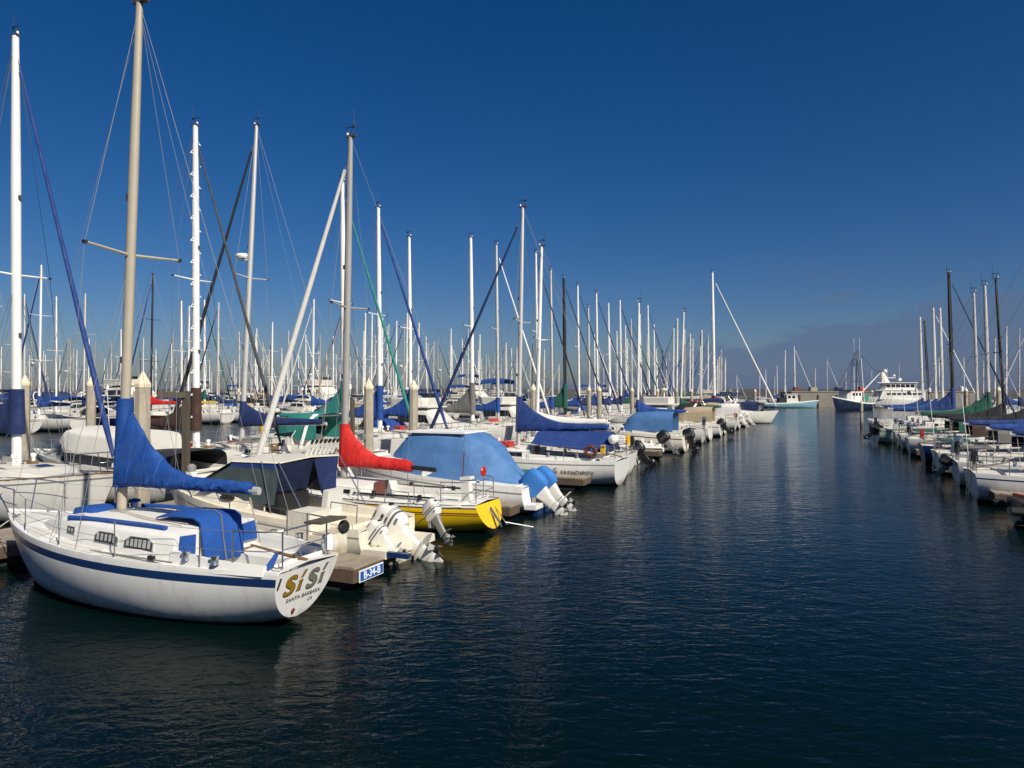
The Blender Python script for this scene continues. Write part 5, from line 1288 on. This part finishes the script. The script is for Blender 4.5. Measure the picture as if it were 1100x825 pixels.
# second right row beyond its walkway, far behind
for i, (u, zt, c, m, j) in enumerate(((58, 11.6, GREEN, ALU, None), (64, 12, BLUE, MASTW, None), (70, 11.4, NAVY, MASTG, BLACKC), (76, 12.4, BLUE, MASTW, WHC), (82, 10.8, TANC, MASTB, None), (88, 11.6, BLUE, MASTW, None), (94, 12.6, TEAL, MASTW, WHC), (100, 11.4, NAVY, ALU, None), (106, 12.2, BLUE, MASTW, None), (112, 11.0, GREYC, MASTW, None))):
    sailboat(f'sloop with {cn(c)} cover, {ORD[i]} boat behind the right walkway', u, -28.2, 'in' if False else 'in', dict(L=9.6, B=3, mh=zt/9.6, cover=c, mastm=m, jib=j, det=0, mastx=.57), 'boats behind the right walkway')

# ------------------------------------------------------------------ inner fairway: near boats with a look of their own
G_C = 'boats across the inner fairway'
def C_(u, zt, label, **k):
    L = k.pop('L', 11.4)
    P = dict(L=L, B=3.3, fs=1.1, fb=1.5, mh=zt/L, mr=.105, det=0, mastx=.56, fr=.09, spr=(.36, .66)); P.update(k)
    return sailboat(label, u, 62.2, 'in', P, G_C)
C_(37.2, 16.6, 'white ketch hulled yacht with rounded stern far left beyond the inner fairway', cover=BROWN, jib=BLACKC, mastm=MASTW, rake=.05)
C_(42.0, 16.0, 'white yacht with bright blue cover left of the tan mast', cover=BLUE, jib=ROYAL, mastm=MASTW, fat=True, bim=BLUE)
C_(46.4, 13.8, 'dark hulled yacht under navy covers across the inner fairway', cover=NAVY, bim=NAVY, dodger=BLACKC, hull=NAVYP, mastm=ALU)
C_(54.2, 17.2, 'brown hulled yacht with red sail cover across the inner fairway', cover=RED, hull=BROWNP, mastm=MASTB, jib=ROYAL, fat=True)
C_(59.2, 14.0, 'white yacht with yellow cover across the inner fairway', cover=YELC, mastm=MASTW)
C_(63.6, 15.0, 'white yacht with black furled jib across the inner fairway', cover=NAVY, mastm=ALU, jib=BLACKC)
C_(68.2, 14.5, 'black hulled yacht with white cabin across the inner fairway', cover=BLACKC, hull=BLKP, mastm=MASTW, fat=True)
C_(73.0, 13.4, 'white yacht with blue bimini across the inner fairway', cover=BLUE, bim=BLUE, mastm=MASTW)

# ------------------------------------------------------------------ the forest of masts: ten kinds of sloop and four of motor boat, copied
PROTO = []
FAR = [dict(cover=BLUE, mastm=MASTW), dict(cover=BLUE, jib=WHC, mastm=MASTW), dict(cover=NAVY, jib=NAVY, mastm=ALU), dict(cover=None, mastm=MASTW), dict(cover=GREEN, jib=GREEN, mastm=MASTW),
       dict(cover=TANC, hull=NAVYP, mastm=MASTW, jib=TANC), dict(cover=GREYC, mastm=MASTB), dict(cover=MAROON, mastm=MASTT), dict(cover=None, jib=ROYAL, mastm=MASTW), dict(cover=GREYC, jib=WHC, mastm=ALU),
       dict(cover=BLUE, jib=BLACKC, mastm=MASTG, radar=7.5, spr=(.34, .66)), dict(cover=TEAL, mastm=MASTT, jib=NAVY, bim=BLUE), dict(cover=BLACKC, mastm=ALU, jib=BLUE, spr=(.34, .66), hull=BLKP), dict(cover=ROYAL, mastm=MASTW, bim=NAVY, spr=(.34, .66))]
NAMEF = ['white sloop with blue cover', 'white sloop with blue cover and white jib', 'white sloop with navy cover and jib', 'white sloop without cover', 'white sloop with green cover and jib', 'navy sloop with tan cover', 'white sloop with black mast', 'white sloop with maroon cover', 'white sloop with royal blue jib', 'white grey covered sloop with white jib', 'white sloop with radar and black jib', 'tan masted sloop with teal cover', 'black sloop with blue jib', 'white sloop with navy bimini']
FLYS = [dict(kind='fly'), dict(kind='fly', bim=BLUE), dict(kind='express', canvas=NAVY), dict(kind='fly', hull=NAVYP)]
NAMEM = ['white flybridge cruiser', 'blue topped flybridge cruiser', 'white express cruiser with navy canvas', 'navy hulled flybridge cruiser']
first = {}
def far_boat(k, u, v, head, label, sc, group, motor=False, turn=0.):
    key = ('m' if motor else 's', k)
    if key not in first:
        if motor: o = motorboat(label, u, v, head, dict(L=11, B=3.6, fs=1.1, fb=1.7, det=0, **FLYS[k]), group)
        else:
            P = dict(L=10.2, B=3.1, fs=1.05, fb=1.4, mh=1.34, mr=.10, fr=.075, det=0, spr=(.52,)); P.update(FAR[k]); P['dodger'] = (None, NAVY, BLUE, None, GREEN, TANC, None, MAROON, BLUE, GREYC, BLACKC, None, None, NAVY)[k]; o = sailboat(label, u, v, head, P, group)
        first[key] = o
    else:
        o = copy_tree(first[key]); o['label'] = label; o['group'] = group; p = UV(u, v); o.location = (p.x, p.y, 0)
        o.rotation_euler = (0, 0, HV if head == 'in' else HV+math.pi)
    o.rotation_euler.z += turn; o.scale = (sc, sc, sc*rnd.uniform(.94, 1.08))
    return o
def far_row(v, head, u0, u1, where, pm=.14, st=3.95, smin=.84, smax=1.28, skip=.03):
    u = u0; i = 0
    while u < u1:
        if seen(u, v+(5 if head == 'in' else -5)) and rnd.random() > skip:
            m = rnd.random() < pm; k = rnd.choice((0, 1, 2, 2)) if m and rnd.random() > .2 else (3 if m else rnd.choice((0, 0, 1, 1, 2, 3, 3, 4, 5, 6, 7, 8, 9, 9, 10, 10, 11, 12, 12, 13, 13)))
            nm = (NAMEM if m else NAMEF)[k]
            far_boat(k, u, v, head, f'{nm}, {nth(i)} berth of {where}', rnd.uniform(smin, smax), 'boats of the '+where, m, R(rnd.uniform(-1.5, 1.5))); i += 1
        u += st*rnd.uniform(.9, 1.15)
far_row(62.2, 'in', 77.5, 188, 'inner dock')
far_row(88.0, 'out', 44, 188, 'inner dock back')
far_row(120., 'in', 66, 190, 'third dock', .2)
far_row(146., 'out', 80, 192, 'third dock back', .2)
far_row(176., 'in', 98, 200, 'outermost dock', .2, 4.8)
far_row(17.0, 'in', 126, 200, 'harbour end dock', .12, 4.6, .9, 1.3)
far_row(43.0, 'out', 122, 200, 'outer end dock', .12, 4.6, .9, 1.3)
far_row(-34., 'out', 84, 150, 'far right dock', .12, 4.2)
far_row(-58., 'in', 110, 190, 'farthest right dock', .12, 4.4)
far_row(68., 'out', 192, 235, 'hindmost dock', .1, 4.4, .9, 1.3)
far_row(20., 'in', 204, 240, 'hindmost end dock', .1, 4.4, .9, 1.3)
far_row(44.5, 'in', 60, 104, 'middle dock', .15, 4.3, .8, 1.05, .1)
far_row(206., 'in', 118, 215, 'outlying dock', .1, 4.6, .9, 1.3)
for px, y, k, sc, lb in ((98, 118, 0, 1.75, 'big white motor yacht high above the masts at far left'), (302, 128, 0, 1.6, 'big white motor yacht left of the white furled jib'), (470, 132, 1, 1.35, 'white yacht with blue top above the sky blue canvas'), (30, 104, 2, 1.4, 'large express cruiser at the far left edge')):
    x = (px-550)/733*y; far_boat(k, x*math.sin(AN)+y*math.cos(AN), -x*math.cos(AN)+y*math.sin(AN), 'out', lb, sc, 'large yachts among the far docks', True)
# ------------------------------------------------------------------ far shore of the harbour
def free(name, label, cat, x, y, rz): return thing(name, label, cat, (x, y, 0), rz)
q = free('quay_wall', 'pale concrete quay wall across the end of the fairway', 'quay', 95, 178, R(-4))
mb = MB(); mb.box((0, 0, 1.5), (46, 9, 4.6), QUAYM); mb.build('wall', q, smooth=False)
mb = MB(); mb.box((0, -4.45, 3.9), (46.2, .35, .30), QUAYM); mb.build('coping', q, smooth=False)
for i in range(10):
    mb = MB(); mb.box((-21+i*4.6, -4.62, 1.2), (.3, .24, 3.9), DOCKD); mb.build('fender_pile', q, smooth=False)
for i, x in enumerate((75, 79, 85.5, 91, 98, 106)):
    g = thing('fish_crate', f'crate of gear on the quay, {ORD[i]} of six', 'crate', (x, 178-(x-95)*.07, 3.8), R(10*i), 'gear on the quay')
    mb = MB(); mb.box((0, 0, .6), (2.0, 1.2, 1.2), (REDBR, DOCKW, BLUEP, REDP, GREYC, DOCKW)[i], taper=.93); mb.build('body', g, smooth=False)
    mb = MB(); mb.box((0, 0, 1.27), (1.7, 1.0, .14), GREYC); mb.build('lid', g, smooth=False)
br = MB(); r2 = random.Random(3); n = 150; rows = []
for i in range(n+1):
    x = -330 + 780*i/n; y = 335 + 10*math.sin(i*.11)
    hh = 5.2 + r2.uniform(-.55, .55)
    rows.append([(x, y-14, -1.0), (x+r2.uniform(-1, 1), y-9, 1.2+r2.uniform(-.6, .6)), (x+r2.uniform(-1, 1), y-5, 3.4+r2.uniform(-.6, .6)), (x, y-1.5, hh), (x, y+3, hh+r2.uniform(-.3, .3)), (x, y+16, -1)])
br.rings([r for r in rows], STONE, closed=False)
bo = br.build('breakwater', smooth=False); tag(bo, 'long dark rock breakwater along the horizon', 'breakwater')

def fishing_boat():
    r = free('fishing_boat', 'dark blue steel fishing boat with tall rigging at the quay', 'fishing boat', 75.5, 145, R(214))
    h = Hull(13.2, 4.4, 1.55, 2.9, tw=.78, tm=.45, ro=1.2, rt=-.05, sag=.25, dm=.8, ds=.3, pw=2.6, q=2.2); h.build([(.22, WHT), (9, TRAWL)], r, n=22, nv=6); h.deck(r, QUAYM)
    w = MB(); w.rings([[(4.6, 1.4, 1.6), (8.8, 1.4, 1.6), (9.4, .8, 1.6), (9.4, -.8, 1.6), (8.8, -1.4, 1.6), (4.6, -1.4, 1.6)], [(4.6, 1.4, 4.0), (8.5, 1.4, 4.0), (9.0, .8, 4.0), (9.0, -.8, 4.0), (8.5, -1.4, 4.0), (4.6, -1.4, 4.0)]], GEL); w.box((6.8, 0, 4.08), (5.0, 3.1, .14), REDBR); wo_ = w.build('wheelhouse', r, smooth=False)
    for x in (5.4, 6.6, 7.8):
        for sg in (1, -1): m_ = MB(); m_.box((x, sg*1.405, 3.3), (.7, .03, .6), GLASS); m_.build('window', wo_, smooth=False)
    g = MB(); g.tube((4.0, 0, 1.6), (4.0, 0, 12.6), .16, MASTT, 8, .09); g.build('mast', r)
    g = MB(); 
    for sg in (1, -1): g.tube((4.2, sg*1.6, 1.8), (4.0, sg*.9, 10.6), .09, MASTW, 6); 
    g.tube((4, -1, 9.6), (4, 1, 9.6), .07, MASTW, 6); g.tube((4, -.9, 10.6), (4, .9, 10.6), .07, MASTW, 6); g.tube((4.1, -1.3, 6), (4.1, 1.3, 6), .07, MASTW, 6)
    for y in (-.6, .6): g.tube((4, y, 10.6), (4, y, 15.), .04, MASTW, 5)
    g.build('gantry', r)
    g = MB(); g.tube((3.8, .2, 3.0), (-3.6, .6, 7.6), .12, MASTW, 6, .07); g.build('boom', r)
    g = MB()
    for a, b in (((4, 0, 12.4), (12.9, 0, 3.0)), ((4, 0, 12.4), (0, 1.4, 1.8)), ((4, 0, 12.4), (0, -1.4, 1.8)), ((4, 0, 12.4), (-3.5, .6, 7.5)), ((4, 0, 11), (9, 0, 4)), ((4, 0, 12), (12, 1, 3)), ((4, 0, 12), (12, -1, 3)), ((4, .9, 10.6), (8, 1.6, 2.2)), ((4, -.9, 10.6), (8, -1.6, 2.2))): g.wire(a, b, .035, DARKW)
    g.build('rigging', r, smooth=False)
    g = MB(); g.lathe([(0, -.7), (.8, -.7), (.35, -.5), (.35, .5), (.8, .7), (0, .7)], (1.6, 0, 2.5), TEAL, 12, 'Y'); g.build('net_drum', r)
fishing_boat()
def blue_workboat():
    r = free('workboat', 'long pale blue workboat with small white wheelhouse before the quay', 'workboat', 60.5, 164.5, R(-6))
    h = Hull(13., 3.8, 1.15, 1.9, tw=.80, tm=.45, ro=1.0, sag=.12, dm=.6, ds=.1, pw=2.6, q=2.3); h.build([(.16, WHT), (9, PALEB)], r, n=20, nv=6); h.deck(r, DECK)
    w = MB(); w.rings([[(5.2, 1.2, 1.2), (8.0, 1.2, 1.2), (8.0, -1.2, 1.2), (5.2, -1.2, 1.2)], [(5.2, 1.2, 3.2), (7.5, 1.2, 3.2), (7.5, -1.2, 3.2), (5.2, -1.2, 3.2)]], GEL); w.box((6.2, 0, 3.27), (2.9, 2.7, .12), WHT); wo_ = w.build('wheelhouse', r, smooth=False)
    for x in (5.8, 6.8):
        for sg in (1, -1): m_ = MB(); m_.box((x, sg*1.205, 2.6), (.65, .03, .6), GLASS); m_.build('window', wo_, smooth=False)
    g = MB(); g.box((4.2, 0, 1.8), (1.6, 2.2, 1.3), BLACKC, taper=.9); g.build('winch_cover', r, smooth=False)
    g = MB(); g.tube((5.4, 0, 3.2), (5.2, 0, 6.2), .05, WHT, 6); g.build('mast', r)
blue_workboat()
def patrol_yacht():
    r = free('motor_yacht', 'large white motor yacht with radar tower beyond the right row', 'motor yacht', 101, 164, R(176)); r.scale = (.85, .85, .85)
    h = Hull(21, 5.6, 2.2, 3.4, tw=.9, tm=.4, ro=2.0, sag=0, dm=.9, ds=.3, pw=3, q=2.6); h.build([(.2, WHT), (9, GEL)], r, n=22, nv=6); h.deck(r, DECK)
    def tier(x0, x1, w, z0, z1, rake, name):
        m_ = MB(); m_.rings([[(x0, w, z0), (x1, w, z0), (x1+.6, w*.5, z0), (x1+.6, -w*.5, z0), (x1, -w, z0), (x0, -w, z0)], [(x0, w, z1), (x1-rake, w, z1), (x1+.4-rake, w*.5, z1), (x1+.4-rake, -w*.5, z1), (x1-rake, -w, z1), (x0, -w, z1)]], GEL); return m_.build(name, r, smooth=False)
    a = tier(3, 15.5, 2.3, 2.4, 4.9, 1.0, 'main_cabin'); b = tier(5.5, 14, 2.1, 5.06, 7.0, .9, 'bridge')
    for o, xs, w, z in ((a, [4.5+1.4*k for k in range(7)], 2.3, 3.9), (b, [6.4+1.3*k for k in range(6)], 2.1, 6.2)):
        for x in xs:
            for sg in (1, -1): m_ = MB(); m_.box((x, sg*(w+.005), z), (1.1, .03, .85 if o is b else .55), GLASS); m_.build('window', o, smooth=False)
    m_ = MB(); m_.box((9, 0, 4.98), (15, 4.9, .14), WHT); m_.box((10.5, 0, 7.08), (11, 4.8, .16), WHT); m_.build('roof', r, smooth=False)
    for x in (5., 7.): 
        for sg in (1, -1): m_ = MB(); m_.tube((x-1.5, sg*2.2, 5.05), (x-1.5, sg*2.2, 7.), .06, WHT, 6); m_.build('awning_post', r)
    m_ = MB(); m_.lathe([(.22, -.05), (.4, -.05), (.4, .05), (.22, .05)], (7.5, 2.42, 4.4), RUB, 14, 'Y'); m_.build('life_ring', r)
    t = MB()
    for sg in (1, -1): t.prism([(12.0, sg*.7, 7.15), (13.2, sg*.7, 7.15), (14.2, sg*.5, 10.0), (13.4, sg*.5, 10.0)], (0, sg*.3, 0), GEL)
    t.box((13.7, 0, 9.3), (1.0, 1.6, .4), GEL); t.box((13.5, 0, 8.4), (.9, 1.8, .3), GEL); t.box((11.2, 0, 8.5), (2.2, .5, .2), GEL); t.build('radar_tower', r, smooth=False)
    for x, z, s_ in ((12.9, 10.0, .55), (10.4, 8.8, .42), (8.8, 7.6, .5)):
        m_ = MB(); m_.lathe([(0, 0), (s_*.8, .05), (s_, s_*.6), (s_*.8, s_*1.3), (0, s_*1.7)], (x, 0, z), WHT, 14); m_.build('radome', r)
    m_ = MB(); m_.box((14.2, 0, 10.3), (.4, 2.2, .2), OBG); m_.tube((14.1, 0, 9.9), (14.1, 0, 10.25), .08, OBG, 6); m_.build('radar_bar', r)
    m_ = MB(); m_.tube((9.6, 1.2, 7.1), (9.5, 1.2, 12.4), .04, WHT, 5); m_.tube((16, -1.2, 5), (16, -1.2, 10.6), .04, WHT, 5); m_.build('whip_antenna', r)
patrol_yacht()
# boats lying beyond the quay, only their rigs show
for i, (px, y, k, sc) in enumerate(((826, 205, 1, 1.25), (833, 212, 3, .8), (818, 240, 0, .9), (871, 200, 3, 1.22), (866, 205, 9, 1.0), (893, 215, 0, .8), (900, 228, 3, .85), (845, 245, 0, .7), (806, 240, 3, .9), (788, 235, 0, .85), (778, 260, 1, .8), (925, 230, 3, .8), (1012, 220, 0, 1.05), (1030, 235, 1, 1.0), (985, 225, 3, 1.1), (970, 250, 0, .9), (1052, 230, 9, 1.1), (1080, 225, 0, 1.05))):
    x = (px-550)/733*y; u = x*math.sin(AN)+y*math.cos(AN); v = -x*math.cos(AN)+y*math.sin(AN)
    far_boat(k, u, v, 'in' if i % 2 else 'out', f'{NAMEF[k]} beyond the quay, {nth(i)} in line', sc, 'boats beyond the quay')

for o in list(COL.objects):
    if o.parent is None and len(str(o.get('label', '')).split()) > 16: print('LONG', o['label'])

print('SAILBOATS', sum(1 for o in COL.objects if o.get('category') == 'sailboat'))
